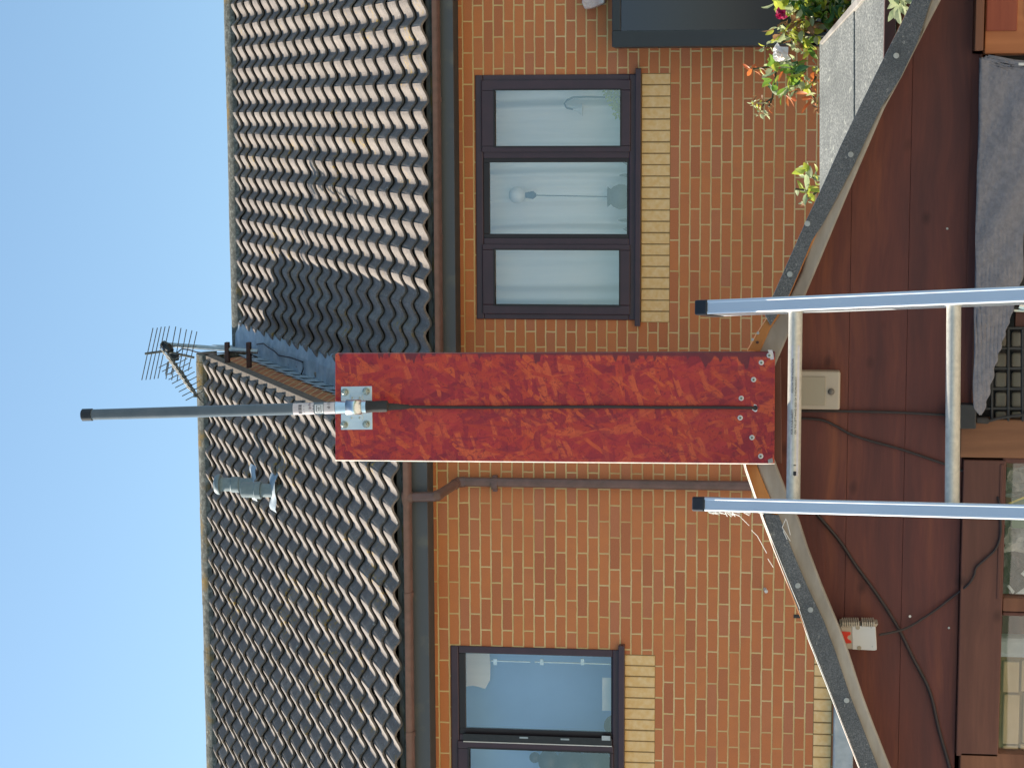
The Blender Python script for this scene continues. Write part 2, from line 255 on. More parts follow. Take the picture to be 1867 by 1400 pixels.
# ================================================================ HOUSES
PITCH=R(30); SU=Vector((0,math.cos(PITCH),math.sin(PITCH))); SN=Vector((0,-math.sin(PITCH),math.cos(PITCH)))
GA=.262; PER=.2
def prof(u):
    u%=1; wv=u/.62*.5 if u<.62 else .5+(u-.62)/.38*.5
    return .0235*math.cos(2*math.pi*wv)
def tiles(x0,x1,E,n,phase,name,parent,seed):
    # u grows towards world left, crest at u=0
    rnd=random.Random(seed); v=[];f=[];tid=[]; NS=14; k0=math.floor((phase-x1)/PER); k1=math.ceil((phase-x0)/PER)
    for c in range(n):
        for k in range(k0,k1):
            dn=rnd.gauss(0,.0016); ds=rnd.gauss(0,.003); tv=rnd.random(); tw=rnd.gauss(0,.0015); L=GA+.03; o=len(v)
            us=[i/NS for i in range(NS+1)]; us=[u for u in us if x0-.001<=phase-(k+u)*PER<=x1+.001]
            if len(us)<2: continue
            for row in range(-1,4):
                for u in us:
                    x=phase-(k+u)*PER; h=prof(u)*(1-.0*row)+dn+tw*(u-.5); s=c*GA+ds
                    if row==-1: s_,nn=s+.07,h+.010
                    elif row==0: s_,nn=s+.001,h+.013
                    elif row==1: s_,nn=s-.0015,h+.029
                    elif row==2: s_,nn=s+.006,h+.034
                    else: s_,nn=s+L,h+.034-.032*L/GA
                    p=E+SU*s_+SN*nn; v.append((x,p.y,p.z))
            w_=len(us)
            for row in range(4):
                for i in range(w_-1): f.append((o+row*w_+i,o+row*w_+i+1,o+(row+1)*w_+i+1,o+(row+1)*w_+i)); tid.append(tv)
            # small step of the interlocking side lap
            a=len(v); i0=us[0]; xe=phase-(k+i0)*PER
            if i0==0:
                for (s_,nn) in((c*GA+ds,.004),(c*GA+ds,.034),(c*GA+ds+L,.006),(c*GA+ds+L,-.02)):
                    p=E+SU*s_+SN*(prof(0)+dn+nn); v.append((xe,p.y,p.z))
                f.append((a,a+1,a+2,a+3)); tid.append(tv)
    me=bpy.data.meshes.new(name); me.from_pydata(v,[],f); me.materials.append(MT['tile'])
    at=me.attributes.new('tid','FLOAT','FACE'); at.data.foreach_set('value',tid)
    me.polygons.foreach_set('use_smooth',[True]*len(f)); me.set_sharp_from_angle(angle=R(40)); me.update()
    o=bpy.data.objects.new(name,me); COL.objects.link(o); o.parent=parent; o.matrix_parent_inverse=ABS(parent); return o
def wallholes(mb,x0,x1,z0,z1,Y,holes,depth=.11):
    xs=sorted({x0,x1,*[h[0] for h in holes],*[h[1] for h in holes]}); zs=sorted({z0,z1,*[h[2] for h in holes],*[h[3] for h in holes]})
    for i in range(len(xs)-1):
        for j in range(len(zs)-1):
            cx,cz=(xs[i]+xs[i+1])/2,(zs[j]+zs[j+1])/2
            if any(h[0]<cx<h[1] and h[2]<cz<h[3] for h in holes): continue
            mb.add([(xs[i],Y,zs[j]),(xs[i+1],Y,zs[j]),(xs[i+1],Y,zs[j+1]),(xs[i],Y,zs[j+1])],[(0,1,2,3)])
    for h in holes:
        a,b,c,d=h
        mb.add([(a,Y,c),(b,Y,c),(b,Y,d),(a,Y,d),(a,Y+depth,c),(b,Y+depth,c),(b,Y+depth,d),(a,Y+depth,d)],[(0,1,5,4),(1,2,6,5),(2,3,7,6),(3,0,4,7)])
DR,DL=14.70,13.65; XS=-2.26                     # wall planes and the step between the two houses
def ER(): p=onY(782,300,DR-.32); return Vector((0,p.y,p.z))
def EL(): p=onY(728,1000,DL-.32); return Vector((0,p.y,p.z))
EAVR,EAVL=ER(),EL(); NC=20
house_r=thing('terraced_house','brick house on the right with pantiled roof partly shaded by its neighbour','house',(1.5,DR,-.15),'stepped terrace of two brick houses')
house_l=thing('terraced_house','nearer, taller-roofed brick house on the left with grey vent pipes on its roof','house',(-5,DL,-.15),'stepped terrace of two brick houses')
def house(root,x0,x1,D,E,ph,mat,holes,seed,XG=None):
    b=MB(); zt=E.z+.16; wallholes(b,x0,x1,-.15,zt,D,holes); b.build('front_wall',mat,root,recalc=False)
    tiles(x0-.02 if XG is None else x0,x1,E,NC,ph,'roof_tiles',root,seed)
    top=E+SU*(NC*GA+.02); hy,hz=top.y,top.z
    b=MB()                                                          # the rest of the shell: back slope, gables, back wall
    zr=hz-.03; yb=hy+(hy-E.y); bk=[(x0,yb,E.z),(x1,yb,E.z),(x1,hy,zr),(x0,hy,zr)]; b.add(bk,[(0,1,2,3)])
    under=[E+SN*-.03,E+SU*(NC*GA)+SN*-.03]; b.add([(x0,under[0].y,under[0].z),(x1,under[0].y,under[0].z),(x1,under[1].y,under[1].z),(x0,under[1].y,under[1].z)],[(0,1,2,3)])
    b.build('back_slope',MT['ridge'],root,recalc=False)
    b=MB(); xx=x1-.04
    for x in (x0+.04,xx): b.add([(x,D+.002,-.15),(x,yb-.3,-.15),(x,yb-.3,E.z+.1),(x,hy,hz-.09),(x,D+.002,E.z+.13)],[(0,1,2,3,4)])
    b.add([(x0+.04,yb-.3,-.15),(xx,yb-.3,-.15),(xx,yb-.3,E.z+.1),(x0+.04,yb-.3,E.z+.1)],[(0,1,2,3)])
    b.build('side_wall',MT['brickS'],root,recalc=False)
    b=MB(); rr=.15; x=x0; rnd=random.Random(seed+1)
    while x<x1-.01:                                                  # half-round ridge tiles
        xe=min(x+.452,x1+.015); dz=rnd.uniform(-.003,.003); vs=[]
        for q in (x,xe+.010):
            for k in range(11):
                a=math.pi*k/10; vs.append((q,hy+.02-math.cos(a)*rr*1.12,hz-.075+math.sin(a)*rr*.95+dz))
        b.add(vs,[(k,k+1,k+12,k+11) for k in range(10)]+[tuple(range(11)),tuple(range(21,10,-1))]); x+=.452
    b.build('ridge_tiles',MT['ridge'],root,smooth=True)
    ft=E.z+.02; b=MB(); fz=onY(828 if x0>-3 else 780,300 if x0>-3 else 1000,E.y+.045).z; b.box(x0,x1,E.y+.045,E.y+.07,fz,ft); b.build('fascia',MT['fascia'],root)
    b=MB(); b.box(x0,x1,E.y+.07,D-.003,fz+.003,fz+.02); b.build('soffit',MT['soffit'],root)
    b=MB(); gy,gz,gr=E.y-.012,E.z-.012,.052                            # half-round gutter
    vs=[]
    for q in(x0,x1):
        for k in range(9):
            a=math.pi*k/8; vs.append((q,gy-math.cos(a)*gr,gz-.03-math.sin(a)*gr))
        for k in range(9):
            a=math.pi*(8-k)/8; vs.append((q,gy-math.cos(a)*gr*.9,gz-.03-math.sin(a)*gr*.9))
    b.add(vs,[(k,(k+1)%18,(k+1)%18+18,k+18) for k in range(18)]+[tuple(range(18)),tuple(range(35,17,-1))])
    gt=b.build('gutter',MT['gutter'],root,smooth=True)
    xb=x0+.35
    while xb<x1-.05:
        b=MB(); vs=[]
        for q in(xb-.018,xb+.018):
            for k in range(9):
                a=math.pi*k/8; vs.append((q,gy-math.cos(a)*(gr+.005),gz-.03-math.sin(a)*(gr+.005)))
            for k in range(9):
                a=math.pi*(8-k)/8; vs.append((q,gy-math.cos(a)*(gr-.001),gz-.03-math.sin(a)*(gr-.001)))
        b.add(vs,[(k,(k+1)%18,(k+1)%18+18,k+18) for k in range(18)]+[tuple(range(18)),tuple(range(35,17,-1))]); b.build('gutter_bracket',MT['gutter'],gt,smooth=True); xb+=.98
    return hy,hz
# windows: (outer, panes, fixed?) measured in the picture, standing on the wall plane
def ring(mb,x0,x1,z0,z1,t,ya,yb):
    mb.box(x0,x0+t,ya,yb,z0,z1); mb.box(x1-t,x1,ya,yb,z0,z1); mb.box(x0+t,x1-t,ya,yb,z0,z0+t); mb.box(x0+t,x1-t,ya,yb,z1-t,z1)
def ring2(mb,o,i,ya,yb):     # frame between outer and inner rectangles
    mb.box(o[0],i[0],ya,yb,o[2],o[3]); mb.box(i[1],o[1],ya,yb,o[2],o[3]); mb.box(i[0],i[1],ya,yb,o[2],i[2]); mb.box(i[0],i[1],ya,yb,i[3],o[3])
WR=rectP(868,136.5,1161,582.5,DR)
WL=rectP(824,1180,1131,1640,DL)
rx=lambda *a:rectP(*a,DR)
hl=rx(903,165,1131,266.5); hm=rx(893,296.5,1143,427); hr_=rx(903,456,1129,556)
rj=house(house_r,XS+.03,5.2,DR,EAVR,.627-.03,MT['brickR'],[WR],3)
GW=rectP(1516,1180,1800,1700,DL)
lj=house(house_l,-9.5,-2.21,DL,EAVL,-3.486+.02,MT['brickL'],[WL],5)
def win(root,name,O,D,panes,sashes,sillpx,glass):
    b=MB(); a=D-.012; c=D+.055
    xs=sorted(panes,key=lambda p:p[0]); cur=O[0]
    z0=min(p[2] for p in panes)-.02; z1=max(p[3] for p in panes)+.02
    zi0=O[2]+.055; zi1=O[3]-.055
    b.box(O[0],O[1],a,c,zi1,O[3]); b.box(O[0],O[1],a,c,O[2],zi0); b.box(O[0],O[0]+.05,a,c,zi0,zi1); b.box(O[1]-.05,O[1],a,c,zi0,zi1)
    for p,q in zip(xs[:-1],xs[1:]):
        mx=(p[1]+q[0])/2; b.box(mx-.028,mx+.028,a,c,zi0,zi1)
    fr=b.build(name,MT['upvc'],root,bevel=.006)
    mull=[O[0]+.05]+[(p[1]+q[0])/2 for p,q in zip(xs[:-1],xs[1:])]+[O[1]-.05]
    for i,p in enumerate(xs):
        l=mull[i]+(.028 if i else 0)-.012; r=mull[i+1]-(.028 if i<len(xs)-1 else 0)+.012
        if i in sashes:
            b=MB(); b.cur=0; ring2(b,(l,r,zi0-.01,zi1+.01),p,a-.016,c-.02); b.build('sash',MT['upvc'],fr,bevel=.007)
            b=MB(); ring2(b,(p[0]-.011,p[1]+.011,p[2]-.011,p[3]+.011),(p[0],p[1],p[2],p[3]),a-.019,a+.02)
            b.build('gasket',MT['upvcd'],fr)
        else:
            b=MB(); ring2(b,(l,r,zi0-.001,zi1+.001),p,a+.014,c-.015); b.build('glazing_bead',MT['upvcd'],fr,bevel=.004)
        b=MB(); b.add([(p[0]-.005,D+.012,p[2]-.005),(p[1]+.005,D+.012,p[2]-.005),(p[1]+.005,D+.012,p[3]+.005),(p[0]-.005,D+.012,p[3]+.005)],[(0,1,2,3)]); b.build('pane',glass,fr,recalc=False)
    if sillpx:
        s=rectP(*sillpx,D-.05); b=MB(); b.box(s[0],s[1],D-.055,D+.02,s[2],s[3]); b.build('sill',MT['upvc'],fr,bevel=.004)
    return fr
wr=win(house_r,'window',WR,DR,[hl,hm,hr_],(0,2),(1158,125,1168,595),MT['glassR'])
lx=lambda *a:rectP(*a,DL)
pl1=lx(849,1194,1114,1331); pl2=lx(857,1366,1112,1480); pl3=lx(849,1514,1112,1600)
wl=win(house_l,'window',WL,DL,[pl3,pl2,pl1],(1,),(1127,1177,1138,1652),MT['glassL'])
# open vent gap of the left window: black strip put in for its dark, with a pale edge
s=lx(846,1339,1116,1352); b=MB(); b.box(s[0],s[1],DL-.0325,DL-.029,s[2],s[3]); b.build('gap_shade',MT['black'],wl)
b=MB(); b.box(s[0]-.006,s[0],DL-.036,DL-.029,s[2],s[3]); b.build('sash_edge',MT['white'],wl)
for q in ((955,1344),(1030,1347)):
    p=onY(*q,DL-.035); b=MB(); b.box(p.x-.006,p.x+.006,p.y-.003,p.y+.004,p.z-.03,p.z+.03); b.build('hinge',MT['pole'],wl)
p=onY(1105,1345,DL-.035); b=MB(); b.box(p.x-.016,p.x+.016,p.y-.003,p.y+.004,p.z-.03,p.z+.03); b.build('hinge',MT['lead'],wl)
# room behind each window
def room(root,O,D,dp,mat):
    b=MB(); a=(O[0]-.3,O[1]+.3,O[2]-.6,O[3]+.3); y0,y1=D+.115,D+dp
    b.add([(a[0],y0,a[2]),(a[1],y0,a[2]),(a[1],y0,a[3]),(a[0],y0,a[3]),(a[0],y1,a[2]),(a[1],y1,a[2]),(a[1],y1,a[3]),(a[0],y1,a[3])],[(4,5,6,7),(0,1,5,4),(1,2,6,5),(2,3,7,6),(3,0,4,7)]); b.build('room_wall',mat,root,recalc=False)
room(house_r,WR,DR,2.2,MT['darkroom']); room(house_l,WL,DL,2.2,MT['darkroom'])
# soldier courses of buff brick
def soldiers(root,px0,px1,y0,y1,D,n):
    s=rectP(px0,y0,px1,y1,D); W=(s[1]-s[0])/n; b=MB(); rnd=random.Random(4)
    for i in range(n):
        j=rnd.uniform(-.0012,.0012); b.box(s[0]+W*i+.0045+j,s[0]+W*(i+1)-.0045+j,D-.005+rnd.uniform(-.001,.001),D+.03,s[2]+.004,s[3]-.003)
    o=b.build('sill_bricks',MT['buff'],root,bevel=.003)
    b=MB(); b.box(s[0],s[1],D-.001,D+.02,s[2],s[3]); b.build('sill_joints',MT['mortar'],root)
soldiers(house_r,1169,1222,134,588,DR,22); soldiers(house_l,1138,1194,1193,1640,DL,23); soldiers(house_l,1481,1515,1168,1650,DL,23)
# ground-floor bay roof edge below the lower soldier course (dark lead)
s=lx(1517,1180,1548,1700); b=MB(); b.box(s[0],s[1],DL-.10,DL-.004,s[2]-.02,s[3]); b.build('porch_flashing',MT['lead'],house_l,bevel=.01)
b=MB(); b.box(s[0],s[1]-.1,DL-.06,DL-.004,s[2]-.9,s[2]-.02); b.build('porch_fascia',MT['trimd'],house_l)
# verge, gable brick and lead flashing of the step
b=MB(); e0=EAVL+SU*-.02; e1=EAVL+SU*(NC*GA)
def slab(mb,xa,xb,s0,s1,n0,n1,E):
    ps=[E+SU*s0+SN*n0,E+SU*s1+SN*n0,E+SU*s1+SN*n1,E+SU*s0+SN*n1]
    mb.prism([(xa,p.y,p.z) for p in ps],(xb-xa,0,0))
slab(b,-2.235,-2.185,-.02,NC*GA+.05,-.075,.018,EAVL); b.build('verge',MT['verge'],house_l,bevel=.004)
# saw-toothed lead let into the gable, and the lead dressed over the lower tiles
def rp(x,s,n): q=EAVR+SU*s+SN*n; return (x,q.y,q.z)
nt_=19; tl=GA*NC/nt_*.98; vs=[]; xg=-2.21+.0
b=MB()
for i in range(nt_+1):
    s0=-.05+i*tl
    b.add([rp(XS+.022,s0,.02),rp(XS+.022,s0+tl,.02),rp(XS+.022,s0+tl+.13,.215),rp(XS+.022,s0+.0,.15)],[(0,1,2,3)])
NSg=80
for i in range(NSg):
    s0=-.03+i*(GA*NC+.02)/NSg; s1=s0+(GA*NC+.02)/NSg; wv=lambda s:.008*math.sin(s*9)+.006*math.sin(s*23)
    xw=lambda s:.27+.022*math.sin(s*2*math.pi/GA)
    b.add([rp(XS+.024,s0,.06+wv(s0)),rp(XS+.024,s1,.06+wv(s1)),rp(XS+.16,s1,.055+wv(s1)),rp(XS+.16,s0,.055+wv(s0)),rp(XS+xw(s1),s1,.03+wv(s1)),rp(XS+xw(s0),s0,.03+wv(s0))],[(0,1,2,3),(3,2,4,5)])
fl=b.build('flashing',MT['lead'],house_l,recalc=False); fl.modifiers.new('s','SOLIDIFY').thickness=.003
# downpipe with its swan neck
def P2(x,y,Y): return onY(x,y,Y)
b=MB(); gy=EAVL.y-.012
p0=P2(742,906,gy); path=[p0,P2(770,906,gy),P2(785,905,gy)]
b.tube([P2(735,907,gy),P2(752,906,gy)],[.055,.04],14); b.tube([P2(750,906,gy),P2(795,905,gy)],.034,14)
q1=P2(797,904,gy); q2=P2(835,879,DL-.06); q3=P2(848,878,DL-.055); q4=Vector((q3.x+.012,DL-.055,-.1))
b.tube([q1-Vector((0,0,-.02)),q1,q1+(q2-q1)*.12],.037,14); b.tube([q1,q2],.033,14); b.tube([q2+(q1-q2)*.15,q2,q3],.037,14); b.tube([q2,q3,q4],.033,14)
dp=b.build('downpipe',MT['gutter'],house_l,smooth=True)
for px in (902,1420): p=P2(px,882,DL-.055); b=MB(); b.tube([(p.x,p.y,p.z-.02),(p.x,p.y,p.z+.02)],.039,14); b.box(p.x-.055,p.x+.055,DL-.05,DL-.004,p.z-.016,p.z+.016); b.build('pipe_clip',MT['gutter'],dp)
# vent pipes through the left roof
def vent(bx,by,tx,ty,r,cap):
    base=onP(bx,by,EAVL,SN); top=onY(tx,ty,base.y); b=MB(); top=Vector((base.x,base.y,top.z)); b.tube([base-Vector((0,0,.1)),top],r,20)
    H=top.z-base.z
    v=b.build('vent_pipe',MT['greyp'],house_l,smooth=True)
    b=MB()
    if cap: b.lathe(base,[(r,H*.42),(r*1.16,H*.44),(r*1.16,H*.60),(r*.97,H*.63),(r*.97,H*.80),(r*1.05,H*.81),(r*1.05,H*.86),(r*1.5,H*.87),(r*1.5,H*.93),(r*1.2,H*.99),(r*.4,H*1.03),(0,H*1.03)],seg=24)
    else: b.lathe(base,[(r,H*.47),(r*1.28,H*.47),(r*1.28,H*.62),(r*1.12,H*.64),(r*1.12,H*.98),(r*.9,H*1.0),(0,H*1.0)],seg=24)
    b.build('vent_cowl',MT['greyp'],v,smooth=True)
    b=MB()
    c=base; 
    for dx,ds in((-.0,0),):
        pts=[]
        for i in range(13):
            for j in range(9):
                x=c.x-.17+.34*i/12; s=-.07+.18*j/8; q=Vector((x,c.y,c.z))+SU*s+SN*(0.034+ .022*math.sin(x*31.4+1)*(abs(i-6)/6)+.04*max(0,1-((x-c.x)**2+s*s)**.5/.13)); pts.append(q)
        b.add(pts,[(i*9+j,i*9+j+1,(i+1)*9+j+1,(i+1)*9+j) for i in range(12) for j in range(8)])
    b.build('lead_collar',MT['lead'],v,smooth=True,recalc=False)
vent(508,894,441,894,.056,False); vent(472,884,392,882,.058,True)
# dark framed bay at the right
bay=rectP(1116,-260,1490,85,DR-.35); by0,by1=DR-.35,DR-.004
b=MB(); bx0,bx1,bz0,bz1=bay; b.box(bx0,bx1,by0,by1,bz0-1.9,bz0); 
bayo=b.build('bay_window',MT['frameB'],house_r,bevel=.01)
gi=rectP(1132,-240,1470,55,DR-.35); b=MB(); ring2(b,(bx0,bx1,bz0,bz1),(gi[0],gi[1],gi[2],gi[3]),by0,by0+.06); b.box(bx0,bx1,by0+.06,by1,bz1-.05,bz1); b.box(bx0,bx0+.05,by0+.06,by1,bz0,bz1-.05); b.build('bay_frame',MT['frameB'],bayo,bevel=.006)
b=MB(); b.box(gi[0]-.01,gi[1],by0+.03,by0+.036,gi[2],gi[3]); b.build('pane',MT['glassB'],bayo)
# overflow pipe, weep vent, covered lamp
p=onY(1397,1078,DL-.07); b=MB(); b.tube([(p.x,DL+.02,p.z+.01),p],.012,12); b.tube([p-Vector((0,.001,0)),p-Vector((0,.002,0))],.008,12); b.build('overflow_pipe',MT['white'],house_l)
s=lx(1447,1120,1466,1126); b=MB(); b.box(*s[:2],DL-.006,DL-.001,*s[2:]); b.build('weep_vent',MT['black'],house_l)
b=MB(); q=[(1062,-14),(1061,6),(1066,17),(1080,15),(1094,9),(1102,6),(1103,-14)]; b.prism([onY(*k,DR-.12) for k in q],(0,.1,0))
for k in range(7):
    a=onY(1064+k*1.5,15-k*1.2,DR-.122); c=onY(1064+k*5.8,-12,DR-.122)
tag(b.build('outdoor_lamp',simple('pale_pink_cover',(.55,.42,.40),(.68,.62,.60),30,.5,bump=.8,bsc=40,bd=.01),bevel=.008),'pale pinkish covered lamp on the brick wall above the dark bay','lamp')
# fixing patches of old mortar at sill ends
# ---------------------------------------------------------------- behind the right window
def curtain(x0,x1,z0,z1,Y,seed,lab):
    rnd=random.Random(seed); b=MB(); nx,nz=90,10; ph=[(rnd.uniform(8,70),rnd.uniform(0,6.3),rnd.uniform(.005,.013)) for _ in range(7)]; sh=rnd.uniform(-.05,.05)
    vs=[]
    for i in range(nx+1):
        for j in range(nz+1):
            x=x0+(x1-x0)*i/nx; z=z0+(z1-z0)*j/nz; xx=x+sh*(1-j/nz)*(z-z0)
            vs.append((x,Y+sum(a*math.sin(f_*xx+p_+.6*j/nz) for f_,p_,a in ph),z))
    b.add(vs,[(i*(nz+1)+j,i*(nz+1)+j+1,(i+1)*(nz+1)+j+1,(i+1)*(nz+1)+j) for i in range(nx) for j in range(nz)])
    return tag(b.build('net_curtain',MT['curtain'],smooth=True,recalc=False),lab,'curtain','net curtains in the upstairs window')
curtain(hr_[0]-.03,hm[0]-.045,hl[2]-.08,hl[3]+.08,DR+.27,1,'white net curtain behind the left pane of the right house window')
curtain(hm[0]-.04,hm[1]+.04,hl[2]-.08,hl[3]+.08,DR+.27,2,'white net curtain behind the middle pane, behind the vase')
curtain(hm[1]+.045,hl[1]+.03,hl[2]-.08,hl[3]+.08,DR+.27,3,'white net curtain behind the right pane with the hooked lamp')
t=thing('vase','dark round vase holding one pale ball on a stem behind the middle pane','vase',(onY(1143,358,DR+.15)))
Y=DR+.15; a=onY(1108,359,Y); z_=onY(1150,359,Y).z; H=a.z-z_
b=MB(); b.lathe((a.x,Y,z_),[(.06,0),(.088,H*.25),(.092,H*.5),(.075,H*.75),(.055,H*.86),(.075,H),(.065,H)],seg=24); b.build('vase_body',MT['slate'],t,smooth=True)
b=MB(); c=onY(943,356,Y); b.tube([(a.x,Y,a.z),(c.x,Y,c.z-.06)],.004,6); b.tube([(c.x,Y,c.z-.14),(c.x,Y,c.z-.12),(c.x,Y,c.z-.06)],[.012,.03,.02],12); b.build('stem',MT['slate'],t)
b=MB(); b.ball(c,.064,16); b.build('flower_ball',MT['white'],t,smooth=True)
for q,(yy,xx,rr) in enumerate(((297,1138,.02),(320,1132,.012),(402,1130,.012),(418,1138,.02))):
    p=onY(xx,yy,Y); b=MB(); b.lathe((p.x,Y,p.z-.06),[(rr*.6,0),(rr,.02),(rr*.7,.05),(rr*.3,.07 if q in(1,2) else .06),(0,.072)],seg=12)
    tag(b.build('trinket',MT['slate'],smooth=True),['small dark ornament right of the round vase, nearest the right mullion','small thin ornament just right of the round vase','small thin ornament just left of the round vase','small dark ornament left of the vase, nearest the left mullion'][q],'ornament','trinkets on the inside window ledge')
t=thing('hooked_lamp','slim hooked lamp with a small cone shade behind the right pane','lamp',onY(1132,178,Y))
pts=[(1150,178),(1105,178),(1070,177),(1045,178),(1034,183),(1029,190),(1033,197),(1045,200)]
b=MB(); b.tube([onY(*k,Y) for k in pts],.007,8); b.build('lamp_arm',MT['slate'],t,smooth=True)
c=onY(1050,200,Y); b=MB(); b.lathe(c,[(.008,.02),(.012,0),(.05,-.05),(.046,-.05)],seg=16); b.build('lamp_shade',MT['white'],t,smooth=True)
rnd=random.Random(31); b=MB()
def leaf0(mb,c,L,rnd):
    d=Vector((rnd.gauss(0,1),rnd.gauss(0,.5),rnd.gauss(0,1))).normalized(); s_=d.cross(Vector((0,1,.2))).normalized(); mb.add([c,c+d*L*.5+s_*L*.3,c+d*L,c+d*L*.5-s_*L*.3],[(0,1,2,3)])
for i in range(150):
    y=rnd.uniform(165,213); lim=1100+ (y-165)*.55; x=rnd.uniform(lim,1140); leaf0(b,onY(x,y,DR+.15+rnd.uniform(-.05,.05)),.035,rnd)
tag(b.build('window_plant',LF[1],recalc=False),'yellow-green leafy plant in the lower corner behind the right pane','plant')
# ---------------------------------------------------------------- behind the left window
b=MB(); b.box(WL[0]-.1,WL[1]+.1,DL+.40,DL+.42,WL[2]-.2,WL[3]+.2); tag(b.build('blue_blind',simple('blue_blind',(.30,.54,.92),(.26,.48,.86),2,.8)),'plain blue blind drawn behind the left house window','blind')
Y=DL+.25
t=thing('soft_toy','dark rounded soft toy sitting inside the lower left window','toy',onY(1112,1390,Y))
b=MB()
for (x,y,r,sc) in((1000,1387,.075,(1.2,1,1)),(1040,1400,.12,(1.2,1,1)),(1085,1395,.12,(1.1,1,1)),(975,1380,.04,(1,1,1))): b.ball(onY(x,y,Y),r,14,sc)
b.build('toy_body',MT['black'],t,smooth=True)
s=rectP(1098,1235,1114,1295,DL+.1); b=MB(); b.box(s[0],s[1],DL+.1,DL+.103,s[2]-.03,s[3]); tag(b.build('paper_card',MT['card']),'white paper card standing on the sill of the left window','card')
b=MB(); p=onY(1120,1322,DL+.16); b.ball(p,.075,16); tag(b.build('dark_dome',MT['black'],smooth=True),'dark rounded dome at the bottom corner of the left window','ornament')
b=MB()
for k,(y,xa,xb) in enumerate(((1204,895,967),(1206,975,1113))):
    b.tube([onY(xa,y,DL+.12),onY(xb,y+ (xb-xa)*.03,DL+.12)],.006,8)
for x in(903,988,1062): p=onY(x,1206,DL+.12); b.box(p.x-.022,p.x+.022,p.y-.006,p.y+.008,p.z-.012,p.z+.012)
tag(b.build('rail_reflection',simple('reflection_bright',(.75,.85,.9),None,10,.2,.3),smooth=True),'thin bright upright reflection in the left window edge, built as a rail','rail')  # reflected pipe in the glass, imitated by a bright rail
b=MB(); vs=[onY(*k,DL+.3) for k in ((846,1190),(892,1190),(894,1215),(893,1240),(884,1256),(872,1252),(862,1250),(846,1252))]; b.prism(vs,(0,.02,0)); tag(b.build('cloud_reflection',MT['curtain'],bevel=.008),'pale cloud reflection in the top corner of the left window, built as a sheet','cloth')  # cloud reflected in the glass, built as a white sheet
# ================================================================ TV AERIAL
AY=17.25
ta=thing('tv_aerial','television aerial with splayed rods on a pole bracketed to the gable','aerial',onY(455,640,AY))
b=MB(); b.tube([onY(300,628,AY),onY(415,637,AY),onY(470,641,AY)],.021,10); b.build('pole',MT['pole'],ta,smooth=True)
for (x,ya,yb) in((414,624,662),(453.5,624,668)):
    pa=onY(x,ya,AY); b=MB(); b.box(XS+.03,pa.x,AY-.03,AY+.03,pa.z-.018,pa.z+.018); b.build('bracket',MT['rust'],ta,bevel=.003)
b=MB(); b.tube([onY(297,627,AY),onY(306,634,AY-.03),onY(312,641,AY-.05)],[.035,.045,.03],8); b.build('clamp',MT['black'],ta)
ba,bb=onY(303,640,AY-.03),onY(358,722,AY-1.0)
b=MB(); b.tube([ba,bb],.010,8); b.build('boom',MT['aerial'],ta)
def px(p,q,Y1,Y2,r=.0045): return [onY(*p,Y1),onY(*q,Y2)],r
b=MB()
tops=[(279,598),(287,597.5),(294,596),(301,595.5),(309,594.5)]; bots=[(258.5,693),(266,692.5),(273.5,692),(281,691),(288,690)]
for a_,c_ in zip(tops,bots): b.tube([onY(*a_,AY-.05),onY(*c_,AY-.05)],.0042,6)
b.build('upper_reflector',MT['aerial'],ta)
b=MB()
tops=[(320.5,595.5),(330,598),(340,600.5),(350,602.5),(359,604.5)]; bots=[(302.5,691),(313,693),(322.5,695.5),(332,680),(343,676)]
for a_,c_ in zip(tops,bots): b.tube([onY(*a_,AY-.05),onY(*c_,AY-.05)],.0042,6)
b.build('lower_reflector',MT['aerial'],ta)
b=MB(); b.tube([onY(264.5,645,AY-.05),onY(301,640,AY-.05)],.011,8); b.tube([onY(301,640,AY-.05),onY(354,652,AY-.05)],.011,8); b.build('reflector_arm',MT['aerial'],ta)
b=MB(); c=onY(318,651,AY-.1); b.box(c.x-.03,c.x+.03,c.y-.03,c.y+.03,c.z-.035,c.z+.035); b.build('balun_box',MT['black'],ta,bevel=.005)
for (xa,ya,xb,yb) in((311,659,302,682),):
    b=MB(); q=[onY(306,660,AY-.12),onY(302,682,AY-.12),onY(312,683,AY-.12),onY(317,661,AY-.12)]; b.tube(q+[q[0]],.006,6); b.build('dipole',MT['aerial'],ta)
for i in range(9):
    t_=.22+i*.095; c=ba.lerp(bb,t_); b=MB(); L=.15-.006*i
    for dx,dz in((1,.9),(-1,-.9),(.55,-1.0),(-.55,1.0)):
        b.tube([c,c+Vector((dx*L*.75,-.02,dz*L*.8))],.0042,5)
    b.box(c.x-.016,c.x+.016,c.y-.016,c.y+.016,c.z-.016,c.z+.016); b.build('director',MT['aerial'],ta)
b=MB(); b.tube([onY(*k,AY) for k in((318,655),(324,642),(332,636),(345,638),(358,642),(375,644),(400,644),(440,641),(456,646),(470,652))],.006,6); b.build('lead',MT['cable'],ta,smooth=True)
b=MB(); pr=lambda x,y:onP(x,y,EAVR+SN*.085,SN); b.tube([pr(*k) for k in((468,628),(480,626),(490,634),(500,640),(508,648),(530,652),(552,660),(553,672),(549,683),(543,691))],.006,6); tag(b.build('roof_cable',MT['cable'],smooth=True),'loose dark cable lying over the lead flashing between the roofs','cable')
# ================================================================ SUMMERHOUSE
SB,SW=3.76,3.90         # bargeboard face and wall plane
sh=thing('summerhouse','red-brown stained summerhouse with a felt-edged gable','summerhouse',(-.56,SW,-.15))
PX=lambda pts,Y:[onY(*k,Y) for k in pts]
def slabP(name,pts,Y,th,mat,parent,bevel=.002): b=MB(); b.prism(PX(pts,Y),(0,th,0)); return b.build(name,MT[mat],parent,bevel=bevel)
